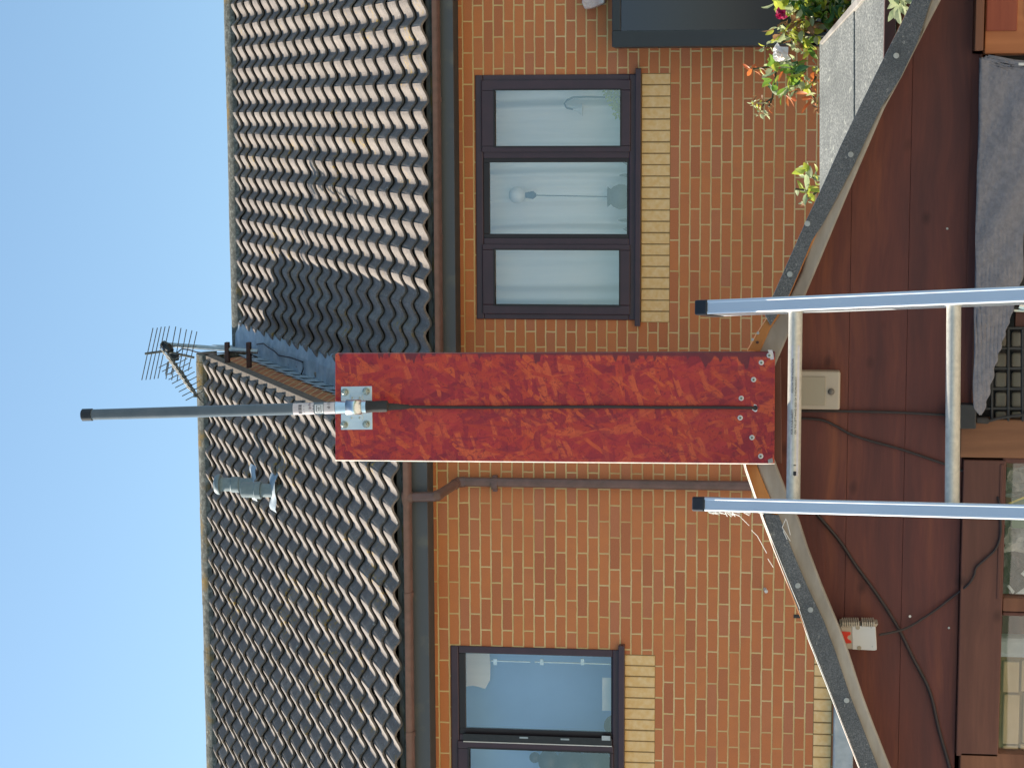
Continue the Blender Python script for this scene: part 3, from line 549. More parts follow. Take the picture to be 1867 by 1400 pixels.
# wall gable with opening line along the top of joinery: cladding boards as separate strips of one mesh
zt=onY(1750,1000,SW).z; b=MB()
lt=[onY(*k,SW) for k in((1352,745),(1592,1460))]; rt_=[onY(*k,SW) for k in((1352,745),(1694,-60))]
za=lt[0].z; sl_=(lt[1].z-za)/(lt[1].x-lt[0].x); sr_=(rt_[1].z-za)/(rt_[1].x-rt_[0].x); xa=lt[0].x
zb=zt; z=zb; ztop=za
while z<ztop-.002:
    z2=min(z+.109,ztop); n_=[]
    xl0=xa+(z-za)/sl_; xl1=xa+(z2-za)/sl_; xr0=xa+(z-za)/sr_; xr1=xa+(z2-za)/sr_
    xl0=max(xl0,-1.75);xl1=max(xl1,-1.75);xr0=min(xr0,.6);xr1=min(xr1,.6)
    g_=.0
    b.prism([(xl0,SW,z+g_),(xr0,SW,z+g_),(xr1,SW,z2-.0005),(xl1,SW,z2-.0005)],(0,.016,0))
    z=z2
wall=b.build('gable_cladding',MT['shed'],sh,bevel=.0006)
b=MB(); b.prism([(max(lt[1].x,-1.75),SW+.018,zt-.3),(.6,SW+.018,zt-.3),(.6,SW+.018,xa and za+(.6-xa)*sr_),(xa,SW+.018,za),(-1.75,SW+.018,za+(-1.75-xa)*sl_)],(0,.01,0)) if False else None
# backing of the cladding + side walls, back wall
zl=za+(-1.75-xa)*sl_; zr_=za+(.6-xa)*sr_; YB=SW+2.3
b.__init__(); b.add([(-1.75,SW+.017,zl),(xa,SW+.017,za),(.6,SW+.017,zr_),(.6,SW+.017,zt),(-1.75,SW+.017,zt)],[(0,1,2,3,4)])
for x,zz in((-1.75,zl),(.6,zr_)): b.add([(x,SW,-.15),(x,YB,-.15),(x,YB,zz-.3),(x,SW,zz)],[(0,1,2,3)])
b.add([(-1.75,YB,-.15),(.6,YB,-.15),(.6,YB,zr_-.3),(xa,YB,za-.3),(-1.75,YB,zl-.3)],[(0,1,2,3,4)])
b.build('side_wall',MT['shed'],sh,recalc=False)
# roof boards
def roofp(p0,p1,mat,nm):   # from apex px to eave px
    a=onY(*p0,SB); c=onY(*p1,SB); c=a+(c-a)*1.25; nrm=Vector((-(c-a).z,0,(c-a).x)).normalized(); nrm=nrm if nrm.z>0 else -nrm
    b=MB(); b.prism([a+Vector((0,.004,0)),c+Vector((0,.004,0)),c-nrm*.012+Vector((0,.004,0)),a-nrm*.012+Vector((0,.004,0))],(0,YB+.15-SB,-.30)); return b.build(nm,MT[mat],sh)
roofp((1323,745),(1567,1400),'felt','roof'); roofp((1323,745),(1666,-5),'felt','roof')
# right-hand bargeboard: felt strip over batten, grey weathered board below; traced, 20 mm stock
felt_r=[(1395,576),(1402,556),(1440,470),(1471,400),(1494,352),(1532,268),(1570,190),(1604,121),(1640,50),(1675,-22),(1709,-22),(1698,0),(1673,78),(1641,144),(1607,196),(1583,246),(1558,300),(1526,361),(1501,408),(1480,440),(1458,494),(1438,540),(1405,594)]
f1=slabP('felt_edging',felt_r,SB-.006,.008,'felt',sh,.001)
bat_r=[(1362,641),(1378,612),(1396,584),(1440,480),(1471,402),(1604,124),(1675,-20),(1700,-22),(1640,110),(1580,226),(1520,360),(1470,470),(1430,562),(1404,600),(1386,641)]
slabP('batten',bat_r,SB,.03,'fresh',sh)
wood_r=[(1330,700),(1380,641),(1404,594),(1436,550),(1462,496),(1480,434),(1500,402),(1526,356),(1557,296),(1582,242),(1606,192),(1640,140),(1672,74),(1697,-4),(1708,-25),(1728,-25),(1716,0),(1692,46),(1664,101),(1640,148),(1613,198),(1573,291),(1546,354),(1518,421),(1496,474),(1472,531),(1446,592),(1418,656),(1400,700)]
slabP('bargeboard',wood_r,SB+.006,.02,'grey',sh,.004)
felt_l=[(1391,934),(1411,1000),(1455,1108),(1475,1168),(1519,1279),(1567,1401),(1590,1460),(1626,1460),(1602,1401),(1572,1324),(1550,1268),(1524,1190),(1503,1134),(1471,1067),(1443,1000),(1420,940)]
slabP('felt_edging',felt_l,SB-.006,.008,'felt',sh,.001)
bat_l=[(1345,800),(1359,857),(1376,907),(1391,950),(1411,1002),(1567,1403),(1588,1460),(1610,1460),(1590,1400),(1440,1000),(1420,945),(1396,890),(1380,850),(1374,800)]
slabP('batten',bat_l,SB,.03,'fresh',sh)
wood_l=[(1365,800),(1380,850),(1396,890),(1414,940),(1439,1000),(1467,1067),(1499,1134),(1520,1190),(1546,1268),(1568,1324),(1598,1401),(1620,1460),(1650,1460),(1624,1400),(1594,1324),(1573,1268),(1548,1190),(1527,1134),(1499,1067),(1474,1000),(1458,950),(1440,910),(1424,870),(1405,820),(1400,800)]
slabP('bargeboard',wood_l,SB+.006,.02,'grey',sh,.004)
b=MB(); ln=[(1345,800,4),(1359,857,5),(1376,907,5),(1391,950,5),(1411,1002,6),(1433,1057,6),(1455,1110,6),(1456,1112,3),(1475,1168,3),(1519,1279,3),(1567,1402,2.5),(1590,1460,2)]; vs=[]
for x,y,w_ in ln: vs+=[onY(x+w_*.55,y-w_*.2,SB-.009),onY(x-.8,y+.5,SB+.010)]
b.add(vs,[(i*2,i*2+1,i*2+3,i*2+2) for i in range(len(ln)-1)]); b.build('sunlit_rim',MT['rimpale'],sh,recalc=False)  # added pale strip imitating the sunlit rim of the left roof edge
# dark rafter end showing behind the board foot
slabP('gable_board',[(1380,650),(1424,650),(1426,845),(1384,845)],SB+.03,.02,'trimd',sh)
nails=[(1634,102),(1551,282),(1440,500),(1472,408),(1454.5,1067),(1477.5,1111),(1543.5,1276)]
for q in nails:
    b=MB(); p=onY(*q,SB-.0065); b.disc(p,(0,-1,0),.0052,.0015,14); b.build('nail',MT['nail'],sh,smooth=True)
for q in((1382,607),(1372,619),(1381,624)): b=MB(); b.disc(onY(*q,SB-.0005),(0,-1,0),.0028,.002,8); b.build('nail',MT['nail' if q[1]!=624 else 'rust'],sh)
# joinery under the cladding
def bx(name,pxr,y0,y1,mat,parent=sh,bev=.002): s=rectP(*pxr,y0); b=MB(); b.box(s[0],s[1],y0,y1,s[2],s[3]); return b.build(name,MT[mat],parent,bevel=bev)
JW=SW-.018
bx('lower_board',(1748,98,1780,768),SW+.001,SW+.02,'shed'); bx('edge_bead',(1779,98,1784,745),SW-.006,SW+.02,'trim')
bx('door_stile',(1751,768,2300,838),JW,JW+.035,'stile')
wf=bx('window_frame',(1750,839,1827.5,1379),JW,JW+.035,'trimd')
bx('frame_stile',(1750,1380,2300,1440),JW,JW+.035,'trim')
bx('frame_mullion',(1828,1095,2300,1120),JW+.004,JW+.04,'trim',wf)
bx('glazing_bead',(1820,846,1828,1092),JW-.002,JW+.01,'trimd',wf); bx('glazing_bead',(1828,838,2300,848),JW+.004,JW+.03,'trimd',wf); bx('glazing_bead',(1828,1121,2300,1128),JW+.01,JW+.04,'trimd',wf)
s=rectP(1828,848,2300,1379,JW+.022); b=MB(); b.add([(s[0],JW+.022,s[2]),(s[1],JW+.022,s[2]),(s[1],JW+.022,s[3]),(s[0],JW+.022,s[3])],[(0,1,2,3)]); b.build('pane',MT['glassS'],wf,recalc=False)
# top-right: open door leaf and head trim
bx('door_trim',(1779,-60,1795,93),JW-.03,JW+.01,'trim'); dr=bx('door',(1797,-60,2300,97),JW-.012,JW+.03,'door'); bx('door_panel',(1799,-60,1856,57),JW-.016,JW-.011,'doorp',dr); bx('door_panel',(1870,-60,2300,30),JW-.016,JW-.011,'doorp',dr)
s=rectP(1784,98,2300,760,SW+.05)
# cream tiled splashback inside, behind the glass
t_=thing('tiled_panel','cream tiled panel with dark joints seen through the summerhouse window','tiles',onY(1860,1300,SW+.18))
for (a0,b0,a1,b1) in((1829,1206,1858,1262),(1829,1266,1858,1356),(1829,1359,1856,1380),(1862,1206,2000,1262),(1865,1266,2000,1356),(1860,1359,2000,1380)):
    s=rectP(a0,b0,a1,b1,SW+.18); b=MB(); b.box(s[0],s[1],SW+.18,SW+.19,s[2],s[3]); b.build('tile',MT['tilew'],t_,bevel=.002)
s=rectP(1820,1200,2100,1385,SW+.19); b=MB(); b.box(s[0]-.05,s[1]+.02,SW+.191,SW+.2,s[2],s[3]+.03); b.build('tile_backing',MT['mortar'],t_)
s=rectP(1825,1165,2100,1203,SW+.16); b=MB(); b.box(s[0],s[1],SW+.16,SW+.2,s[2],s[3]+.02); tag(b.build('worktop_edge',MT['lead'],bevel=.01),'grey metal strip beside the cream tiles inside the window','strip')
# bags and packs inside
def crumple(name,pts,Y,mat,lab,cat,seed):
    rnd=random.Random(seed); P=PX(pts,Y); cx=sum((p for p in P),Vector())/len(P); b=MB(); n=len(P); rings=6; vs=[]
    for r_ in range(rings+1):
        for p in P:
            t=r_/rings; v=cx.lerp(p,t); vs.append(v+Vector((rnd.gauss(0,.003),-.03*(1-t*t)+rnd.gauss(0,.008),rnd.gauss(0,.003))))
    b.add(vs,[(r_*n+k,r_*n+(k+1)%n,(r_+1)*n+(k+1)%n,(r_+1)*n+k) for r_ in range(rings) for k in range(n)])
    o=b.build(name,mat,recalc=False); o.modifiers.new('s','SOLIDIFY').thickness=.004; return tag(o,lab,cat)
def poly(x0,y0,x1,y1,n=6): return [(x0+(x1-x0)*i/n,y0) for i in range(n)]+[(x1,y0+(y1-y0)*i/n) for i in range(n)]+[(x1-(x1-x0)*i/n,y1) for i in range(n)]+[(x0,y1-(y1-y0)*i/n) for i in range(n)]
crumple('plastic_bag',poly(1826,850,1960,905),SW+.10,MT['bag'],'crumpled clear plastic bag in the upper part of the window','bag',2)
crumple('plastic_bag',poly(1826,935,1960,1005),SW+.11,MT['bag'],'crumpled pale bag below the ladder rail inside the window','bag',5)
crumple('plastic_bag',poly(1826,1000,1960,1092),SW+.14,simple('purple_grey_bag',(.12,.09,.12),(.22,.19,.21),12,.35,bump=1,bsc=20,bd=.02),'dark purple-grey bag with white folds beside the mullion','bag',8)
for q in(((1867,1040),(1861,1046),(1880,1060),(1900,1050)),((1848,1085),(1867,1072),(1900,1062),(1900,1090)),((1836,1068),(1840,1066),(1850,1078),(1847,1083))):
    b=MB(); b.prism(PX(q,SW+.095),(0,.003,0)); tag(b.build('paper_scrap',MT['card']),['white corner of paper at the window edge','broad white sheet folded beside the mullion','thin white curl of paper on the purple bag'][0 if q[0][0]==1867 else 1 if q[0][0]==1848 else 2],'paper','white papers inside the window')
t=thing('seed_packet','green packet with a yellow stripe standing inside the window','packet',onY(1870,905,SW+.09))
s=rectP(1843,906,1960,960,SW+.08); b=MB(); b.box(s[0],s[1],SW+.06,SW+.075,s[2],s[3]); b.build('packet_front',MT['green'],t)
b=MB(); b.prism(PX([(1838,917),(1843,918),(1867,909),(1900,903),(1900,900),(1867,905)],SW+.058),(0,.001,0)); b.build('packet_stripe',MT['yellow'],t)
# fleece blanket
bl=[(1785,106),(1867,118),(2050,130),(2050,330),(1867,395),(1863,500),(1853,548),(1838,592),(1815,660),(1800,720),(1793,752),(1784,756),(1776,745),(1775,650),(1776,560),(1779,400),(1783,250)]
b=MB(); rows=[]; N=150
def bound(y):   # left & right picture x of the blanket at a given picture y
    L=[(106,1785),(250,1783),(400,1779),(560,1776),(745,1775),(756,1784)]; Rr=[(106,1800),(118,1867),(130,1990),(330,1990),(395,1900),(420,1867),(500,1863),(548,1853),(592,1838),(660,1815),(720,1800),(752,1790),(756,1786)]
    f_=lambda T:next((a[1]+(c[1]-a[1])*(y-a[0])/(c[0]-a[0]) for a,c in zip(T[:-1],T[1:]) if a[0]<=y<=c[0]),T[-1][1]); return f_(L),f_(Rr)
vs=[];rnd=random.Random(9); M_=34
for i in range(N+1):
    y=106+649.9*i/N; a,c=bound(y)
    for j in range(M_+1):
        x=a+(c-a)*j/M_; Yb=JW-.022-.003*math.sin(x*.05+y*.011)-.0009*math.sin((x+y)*.42)*math.sin((x-y)*.42)-.002*math.sin(y*.05+x*.09); vs.append(onY(x,y,Yb))
b.add(vs,[(i*(M_+1)+j,i*(M_+1)+j+1,(i+1)*(M_+1)+j+1,(i+1)*(M_+1)+j) for i in range(N) for j in range(M_)])
o=b.build('fleece_blanket',MT['blanket'],smooth=True,recalc=False); o.modifiers.new('s','SOLIDIFY').thickness=.008; tag(o,'grey-blue fleece blanket hung across the summerhouse opening','blanket')
# black plastic lattice with pale boards behind
t=thing('plastic_lattice','black plastic grid crate showing below the grey blanket','crate',onY(1860,690,JW))
b=MB(); LY=JW+.002
for y in(563,600.5,637.5,674,711,747): p=onY(1790,y,LY); q=onY(2100,y,LY); b.prism([p+Vector((0,0,.0)),q,q+Vector((.0045,0,0)),p+Vector((.0045,0,0))],(0,.012,0))
for x in(1811,1841,1867,1895,1925): p=onY(x,600,LY-.002); q=onY(x,770,LY-.002); b.prism([p,q,q+Vector((0,0,.0048)),p+Vector((0,0,.0048))],(0,.014,0))
b.build('grid',MT['black'],t,bevel=.001)
for iy,(ya,yb) in enumerate(((605,632),(644,670),(679,706),(716,742),(751,768))):
    for xa_,xb_ in((1815,1835),(1845,1865),(1871,1890)):
        s=rectP(xa_,ya,xb_,yb,LY+.03); b=MB(); b.box(s[0],s[1],LY+.03,LY+.04,s[2],s[3]); b.build('crate_filler',MT['beiged'],t,bevel=.004)
bx('interior_shade_sheet',(1784,100,2300,770),SW+.05,SW+.06,'black')  # plain black sheet put in for the shade inside the opening
s=rectP(1852,553,2100,598,JW+.01); b=MB(); b.box(s[0],s[1],JW+.01,JW+.03,s[2],s[3]); tag(b.build('dark_board',MT['trimd']),'dark brown board end between ladder rail and black lattice','board')
b=MB(); b.tube([onY(1849,566,JW+.002),onY(1900,568,JW+.002)],.0025,6); b.tube([onY(1858,558,JW),onY(1867,560,JW),onY(1900,563,JW)],.005,6); tag(b.build('metal_handle',MT['steel']),'small bright metal handle beside the blanket edge','handle')
b=MB(); b.tube([onY(1857,117.5,JW-.04),onY(1900,117.5,JW-.04)],.0028,6); tag(b.build('curtain_rod',MT['white']),'short white rod end above the grey blanket','rod')
# ================================================================ ON THE GABLE
t=thing('solar_light','square beige plastic sensor light on the cladding under the upper rung','light',onY(1492,712,SW-.03))
s=rectP(1452,677,1532,747,SW-.03); b=MB(); b.box(s[0],s[1],SW-.03,SW-.002,s[2],s[3]); b.build('case',MT['beige'],t,bevel=.004)
s=rectP(1455,687,1505,739,SW-.033); b=MB(); b.box(s[0],s[1],SW-.0325,SW-.0305,s[2],s[3]); b.build('lens',MT['beiged'],t,bevel=.003)
p=onY(1515.5,714,SW-.031); b=MB(); b.lathe(p,[(.0065,0),(.006,.003),(.004,.0055),(0,.0065)],(0,-1,0),18); b.build('sensor',simple('sensor_dome',(.20,.18,.16),None,20,.5),t,smooth=True)
# white device with red clip, held just in front of the cladding
t=thing('white_control_box','white ribbed control box with red clip on the left cladding','box',onY(1565,1157,SW-.04))
DY=SW-.05
fc=PX([(1537,1140),(1596,1144),(1600,1185),(1570,1184),(1538,1181)],DY); 
b=MB(); b.prism(PX([(1531,1141),(1597,1141.5),(1599,1183.5),(1595,1186),(1545,1183),(1536,1170)],DY),(0,.045,0)); b.build('case',MT['beige'],t,bevel=.0025)
b=MB(); b.prism(PX([(1553,1140.5),(1596,1142),(1598.5,1184.5),(1594,1185.5),(1554,1183.5)],DY-.001),(0,.004,0)); b.build('front_cover',MT['dev'],t,bevel=.001)
b=MB(); b.prism(PX([(1529,1149),(1534,1150.5),(1551,1152),(1551,1157),(1546,1159),(1545,1163),(1548,1166),(1552,1168),(1552.5,1172),(1537,1173),(1533,1165),(1535,1160)],DY-.002),(0,.006,0)); b.build('clip',MT['red'],t,bevel=.001)
b=MB()
for i in range(15):
    if i==8: continue
    x=1537+i*4.0; p=onY(x,1133,DY+.004); q=onY(x,1140,DY+.004); b.obox((p+q)/2+Vector((.0,.012,0)),(Vector((1,0,0)),Vector((0,1,0)),Vector((0,0,1))),(.0045,.018,.0013))
b.prism(PX([(1532,1136),(1563,1136),(1563,1141.5),(1530,1141.5)],DY+.008),(0,.034,0)); b.prism(PX([(1571,1136.5),(1601,1137),(1598,1142),(1571,1142)],DY+.008),(0,.034,0)); b.build('ribs',MT['beige'],t)
for q in((1564,1143.5),(1566.5,1180.5)): b=MB(); b.disc(onY(*q,DY-.0012),(0,-1,0),.0042,.0006,14); b.build('screw_hole',MT['beiged'],t)
for q in((1588.5,1144),(1590.5,1178)): b=MB(); b.disc(onY(*q,DY-.0012),(0,-1,0),.0012,.0006,8); b.build('screw_hole',MT['lead'],t)
# black power box
t=thing('black_power_box','black plastic power box beside the blanket with a cable plug below','box',onY(1760,760,SW-.04))
s=rectP(1735,737.5,1780.5,782,SW-.05); b=MB(); b.box(s[0],s[1],SW-.05,SW-.019,s[2],s[3]+.01); b.build('case',MT['black'],t,bevel=.003)
b=MB(); b.tube([onY(1781,765.5,SW-.04),onY(1800,767,SW-.04),onY(1803,767.5,SW-.04)],[.0062,.0062,.004],10); b.build('plug',MT['rubber'],t,smooth=True)
def cablep(name,pts,Y,r,mat,lab,sm=True):
    P=PX(pts,Y) if not isinstance(Y,list) else [onY(*p,y) for p,y in zip(pts,Y)]; out=[]
    for i in range(len(P)-1):      # catmull-rom
        a=P[max(i-1,0)];b_=P[i];c=P[i+1];d=P[min(i+2,len(P)-1)]
        for k in range(6):
            t=k/6; out.append(.5*((2*b_)+(c-a)*t+(2*a-5*b_+4*c-d)*t*t+(3*b_-a-3*c+d)*t**3))
    out.append(P[-1]); b=MB(); b.tube(out,r,8); return tag(b.build(name,MT[mat],smooth=True),lab,'cable')
cablep('cable',[(1801,768),(1815,764),(1830,761),(1850,758),(1900,752)],SW-.03,.0028,'rubber','short black cable running from the plug across the lattice')
cablep('cable',[(1440,748),(1470,749),(1500,749),(1560,750),(1640,752),(1700,755),(1740,757)],SW-.006,.0026,'cable','straight dark cable from the sensor light to the black box')
cablep('cable',[(1440,764),(1470,763),(1500,766),(1525,777),(1550,791),(1585,803),(1640,818),(1700,838),(1750,856),(1775,868),(1795,880),(1812,896),(1821,912),(1824,940),(1824,975),(1815,1000),(1795,1020),(1780,1034),(1776,1048),(1765,1065),(1740,1085),(1705,1112),(1665,1138),(1640,1149),(1603,1157)],[SW-.004]*12+[JW-.004]*7+[JW-.004,SW-.006,SW-.008,SW-.012,SW-.02,SW-.03],.0024,'cable','long thin cable looping down to the window and back to the white box')
cablep('cable',[(1490,938),(1530,985),(1560,1030),(1600,1085),(1635,1140),(1665,1200),(1695,1260),(1712,1330),(1735,1410)],SW-.006,.0034,'cable','thick dark cable running diagonally down the left cladding')
for k,q in enumerate(((1659,1123),(1727,417),(1588,751),(1730,1144))):
    b=MB(); b.disc(onY(*q,SW-.001),(0,-1,0),.0026 if k==0 else .0022,.0015,8); b.build('pin',MT['white' if k==0 else 'nail'],sh)
# ================================================================ BOARD, ANTENNA
BY=SB-.026
t=thing('strand_board','upright red-stained strand board screwed to the gable','board',onY(1412,745,BY))
bc=PX([(611,645),(611.5,839),(1412,845.5),(1413,642)],BY)
b=MB(); b.prism(bc,(0,.017,0)); b.build('panel',MT['osb'],t,bevel=.0015)
b=MB(); b.add([onY(611.5,838.2,BY-.0006),onY(1412,844.6,BY-.0006),onY(1412,846.6,BY+.007),onY(611.5,840.2,BY+.007)],[(0,1,2,3)]); b.build('sunlit_edge',MT['rimpale'],t,recalc=False)  # pale strip painted in for the sun catching the board's left edge
scr=[(1388,661),(1374,692),(1351.5,726),(1349.5,761.5),(1371,797.5),(1387,831.5),(1402.5,648)]
for i,q in enumerate(scr):
    p=onY(*q,BY-.0005); b=MB(); b.lathe(p,[(.0049,-.0005),(.0046,.0012),(.0030,.0016),(.0024,.0010),(0,.0010)],(0,-1,0),16); w_=b.build('washer',MT['white'],t,smooth=True)
    b=MB(); b.lathe(p-Vector((0,.0012,0)),[(.0026,0),(.0022,.0012),(0,.0014)],(0,-1,0),12); b.build('screw_head',MT['bolt'],w_,smooth=True)
    b=MB(); an=random.uniform(0,1.5)
    for k in(0,1): a_=Vector((math.cos(an+k*math.pi/2),0,math.sin(an+k*math.pi/2))); c_=Vector((0,1,0)); b.obox(p-Vector((0,.0026,0)),(a_,c_,a_.cross(c_)),(.0016,.0003,.0005))
    b.build('screw_cross',MT['black'],w_)
b=MB(); b.prism(PX([(1400,638),(1402,645),(1405,656),(1411,655),(1410,645),(1408,638)],BY-.0004),(0,.0003,0)); b.build('paint_chip',MT['label'],t)
b=MB(); b.prism(PX([(1400,838),(1408,835),(1410,843),(1401,845)],BY-.0006),(0,.0005,0)); b.build('paint_chip',MT['nail'],t)
b=MB(); b.disc(onY(1377,743.5,BY-.0004),(0,-1,0),.0048,.0002,16); b.build('cable_hole',MT['ink'],t)
b=MB(); b.prism(PX([(1375,737),(1379,738),(1382,743),(1380,750),(1377,751),(1371,747)],BY-.0002),(0,.0001,0)); b.build('splinter',MT['card'],t)
# antenna
t=thing('rod_antenna','grey fibreglass rod antenna clamped upright to the red board','antenna',onY(680,741,BY-.02))
AYc=BY-.030
pa,pb=onY(150,756.5,AYc),onY(616,743,AYc); ax=(pb-pa).normalized()
b=MB(); b.tube([pa+ax*.012,pb],[.0104,.0113],28); b.build('tube',MT['fibre'],t,smooth=True)
b=MB(); b.tube([pa-ax*.001,pa+ax*.001,pa+ax*.020],[.0095,.0119,.0119],28); b.build('end_cap',MT['black'],t,smooth=True)
def shell(mb,a,b_,r,a0,a1,n=14,yaw=0):
    d=(b_-a).normalized(); e1=d.cross(Vector((0,1,0))).normalized(); e2=Vector((0,-1,0)); vs=[]
    for q in(a,b_):
        for k in range(n+1): an=a0+(a1-a0)*k/n; vs.append(q+(e1*math.sin(an)+e2*math.cos(an))*r)
    mb.add(vs,[(k,k+1,k+n+2,k+n+1) for k in range(n)])
def along(x): return onY(x,756.5+(x-150)*(743-756.5)/466,AYc)
for (xa_,xb_,m_) in((536,574,'label'),(592,612,'label'),(576,591,'card')):
    b=MB(); shell(b,along(xa_),along(xb_),.0116,-1.25 if m_=='label' else -.8,1.25 if m_=='label' else .8); lb=b.build('printed_label',MT[m_],t,smooth=True,recalc=False)
# marks on the label
def mark(x0,x1,o0,o1,m_='ink'):   # along, across (-1..1)
    b=MB(); shell(b,along(x0),along(x1),.01175,o0,o1,4); b.build('print',MT[m_],lb,smooth=True,recalc=False)
rnd=random.Random(3)
for k in range(9): a_=-.95+k*.2; mark(546.5,552.5,a_,a_+rnd.choice((.05,.09,.13)))
mark(556,557,-.9,.95,'inkred'); mark(572.5,573.5,-1,1.1)
for x0,x1,o0,o1 in((579,588,-.62,-.56),(579,588,.56,.62),(579,580,-.62,.62),(587,588,-.62,.62),(582,585,-.25,-.15),(581,586,.1,.18),(583.5,584.3,-.3,.3)): mark(x0,x1,o0,o1)
def text(body,size,origin,dirx,diry,mat,parent,name='lettering',ext=.0001,curve=None):
    cu=bpy.data.curves.new(name,'FONT'); cu.body=body; cu.size=size; cu.extrude=ext; o=bpy.data.objects.new(name,cu); COL.objects.link(o)
    bpy.context.view_layer.update(); dg=bpy.context.evaluated_depsgraph_get(); me=bpy.data.meshes.new_from_object(o.evaluated_get(dg)); bpy.data.objects.remove(o)
    nz=Vector(dirx).cross(Vector(diry)).normalized()
    for v in me.vertices:
        c=v.co.copy()
        if curve: w_,rad=curve; v.co=curve_map(c,origin,Vector(dirx),Vector(diry),nz,rad,w_)
        else: v.co=Vector(origin)+Vector(dirx)*c.x+Vector(diry)*c.y+nz*c.z
    me.materials.clear(); me.materials.append(mat); ob=bpy.data.objects.new(name,me); COL.objects.link(ob); ob.parent=parent; ob.matrix_parent_inverse=ABS(parent); return ob
def curve_map(c,o,dx,dy,nz,rad,mode):
    if mode=='x': a=c.x/rad; return Vector(o)+dx*(math.sin(a)*rad)+nz*(math.cos(a)*rad-rad+c.z)+dy*c.y
    a=c.y/rad; return Vector(o)+dy*(math.sin(a)*rad)+nz*(math.cos(a)*rad-rad+c.z)+dx*c.x
e1=ax.cross(Vector((0,1,0))).normalized(); e1=e1 if e1.x>0 else -e1; upv=-ax
text('ip-Pro',.0075,along(568)+Vector((0,-.0143,0))-e1*.012,e1,upv,MT['inkred'],lb,'lettering',.00005,('x',.0118)) if False else None
text('d-112u',.0085,along(604)+Vector((0,-.0119,0))-e1*.000,e1,upv,MT['ink'],lb,'lettering',.00005,('x',.0118))
text('ip-Pri',.0070,along(569)+Vector((0,-.0119,0))-e1*.000,e1,upv,MT['inkred'],lb,'lettering',.00005,('x',.0118))
def sect(name,xa_,xb_,r,mat,seg=24):
    b=MB(); b.tube([along(xa_),along(xb_)],r,seg); return b.build(name,MT[mat],t,smooth=True)
sect('steel_sleeve',613,668,.0122,'steel')
plate=PX([(621.5,705),(621.5,783.5),(679,783),(678,704)],BY-.0025); b=MB(); b.prism(plate,(0,.002,0)); b.build('mount_plate',MT['zinc'],t,bevel=.0008)
b=MB(); b.prism(PX([(639,719),(639,768),(660,768),(661,766),(661,720),(659,719)],BY-.0045),(0,.002,0)); cl=b.build('clamp_strap',MT['zinc'],t,bevel=.0006)
b=MB(); shell(b,along(632),along(660),.0136,-1.45,1.45,20); o=b.build('clamp_band',MT['steel'],t,smooth=True,recalc=False); o.modifiers.new('s','SOLIDIFY').thickness=.0012
b=MB(); shell(b,along(633),along(659),.0128,-1.6,1.6,20); o=b.build('clamp_liner',MT['bolt'],t,smooth=True,recalc=False)
for q in((629,715),(668,713),(628,774),(668,773)):
    p=onY(*q,BY-.0025); b=MB(); b.lathe(p,[(.0074,0),(.0074,.0014),(.0060,.0016)],(0,-1,0),20); b.lathe(p,[(.0058,.0012),(.0058,.0065),(.005,.0073),(0,.0073)],(0,-1,0),6); b.lathe(p,[(.0031,.006),(.0031,.0105),(.0025,.0112),(0,.0112)],(0,-1,0),16); b.build('bolt',MT['bolt'],t,smooth=True)
for q in((642,725.5),(655.5,725.5),(641,761.5),(655.5,761.5)):
    p=onY(*q,BY-.0045); b=MB(); b.lathe(p,[(.0019,0),(.0017,.0012),(0,.0018)],(0,-1,0),12); b.build('rivet',MT['bolt'],t,smooth=True)
b=MB(); A_=lambda x,y=None:onY(x,y if y else 756.5+(x-150)*(743-756.5)/466,AYc+max(0,(x-700))/50*.012)
P=[along(667),along(672),along(683),along(690),along(706),A_(708,741.5),A_(722,741.5),A_(735,741.6),A_(746,741.6)]
b.tube(P,[.0118,.0116,.0104,.0110,.0108,.0070,.0060,.0048,.0038],20)
for x in range(682,706,4): pass
b.build('rubber_boot',MT['rubber'],t,smooth=True)
cablep('cable',[(744,741.5),(800,742.2),(900,742.5),(1000,742),(1100,741.5),(1200,742.5),(1300,742.5),(1350,743),(1378,743.5)],[AYc+.012,BY-.006,BY-.0045,BY-.004,BY-.004,BY-.004,BY-.004,BY-.004,BY+.002],.0029,'cable','black coaxial cable running down the red board from the antenna to a hole')
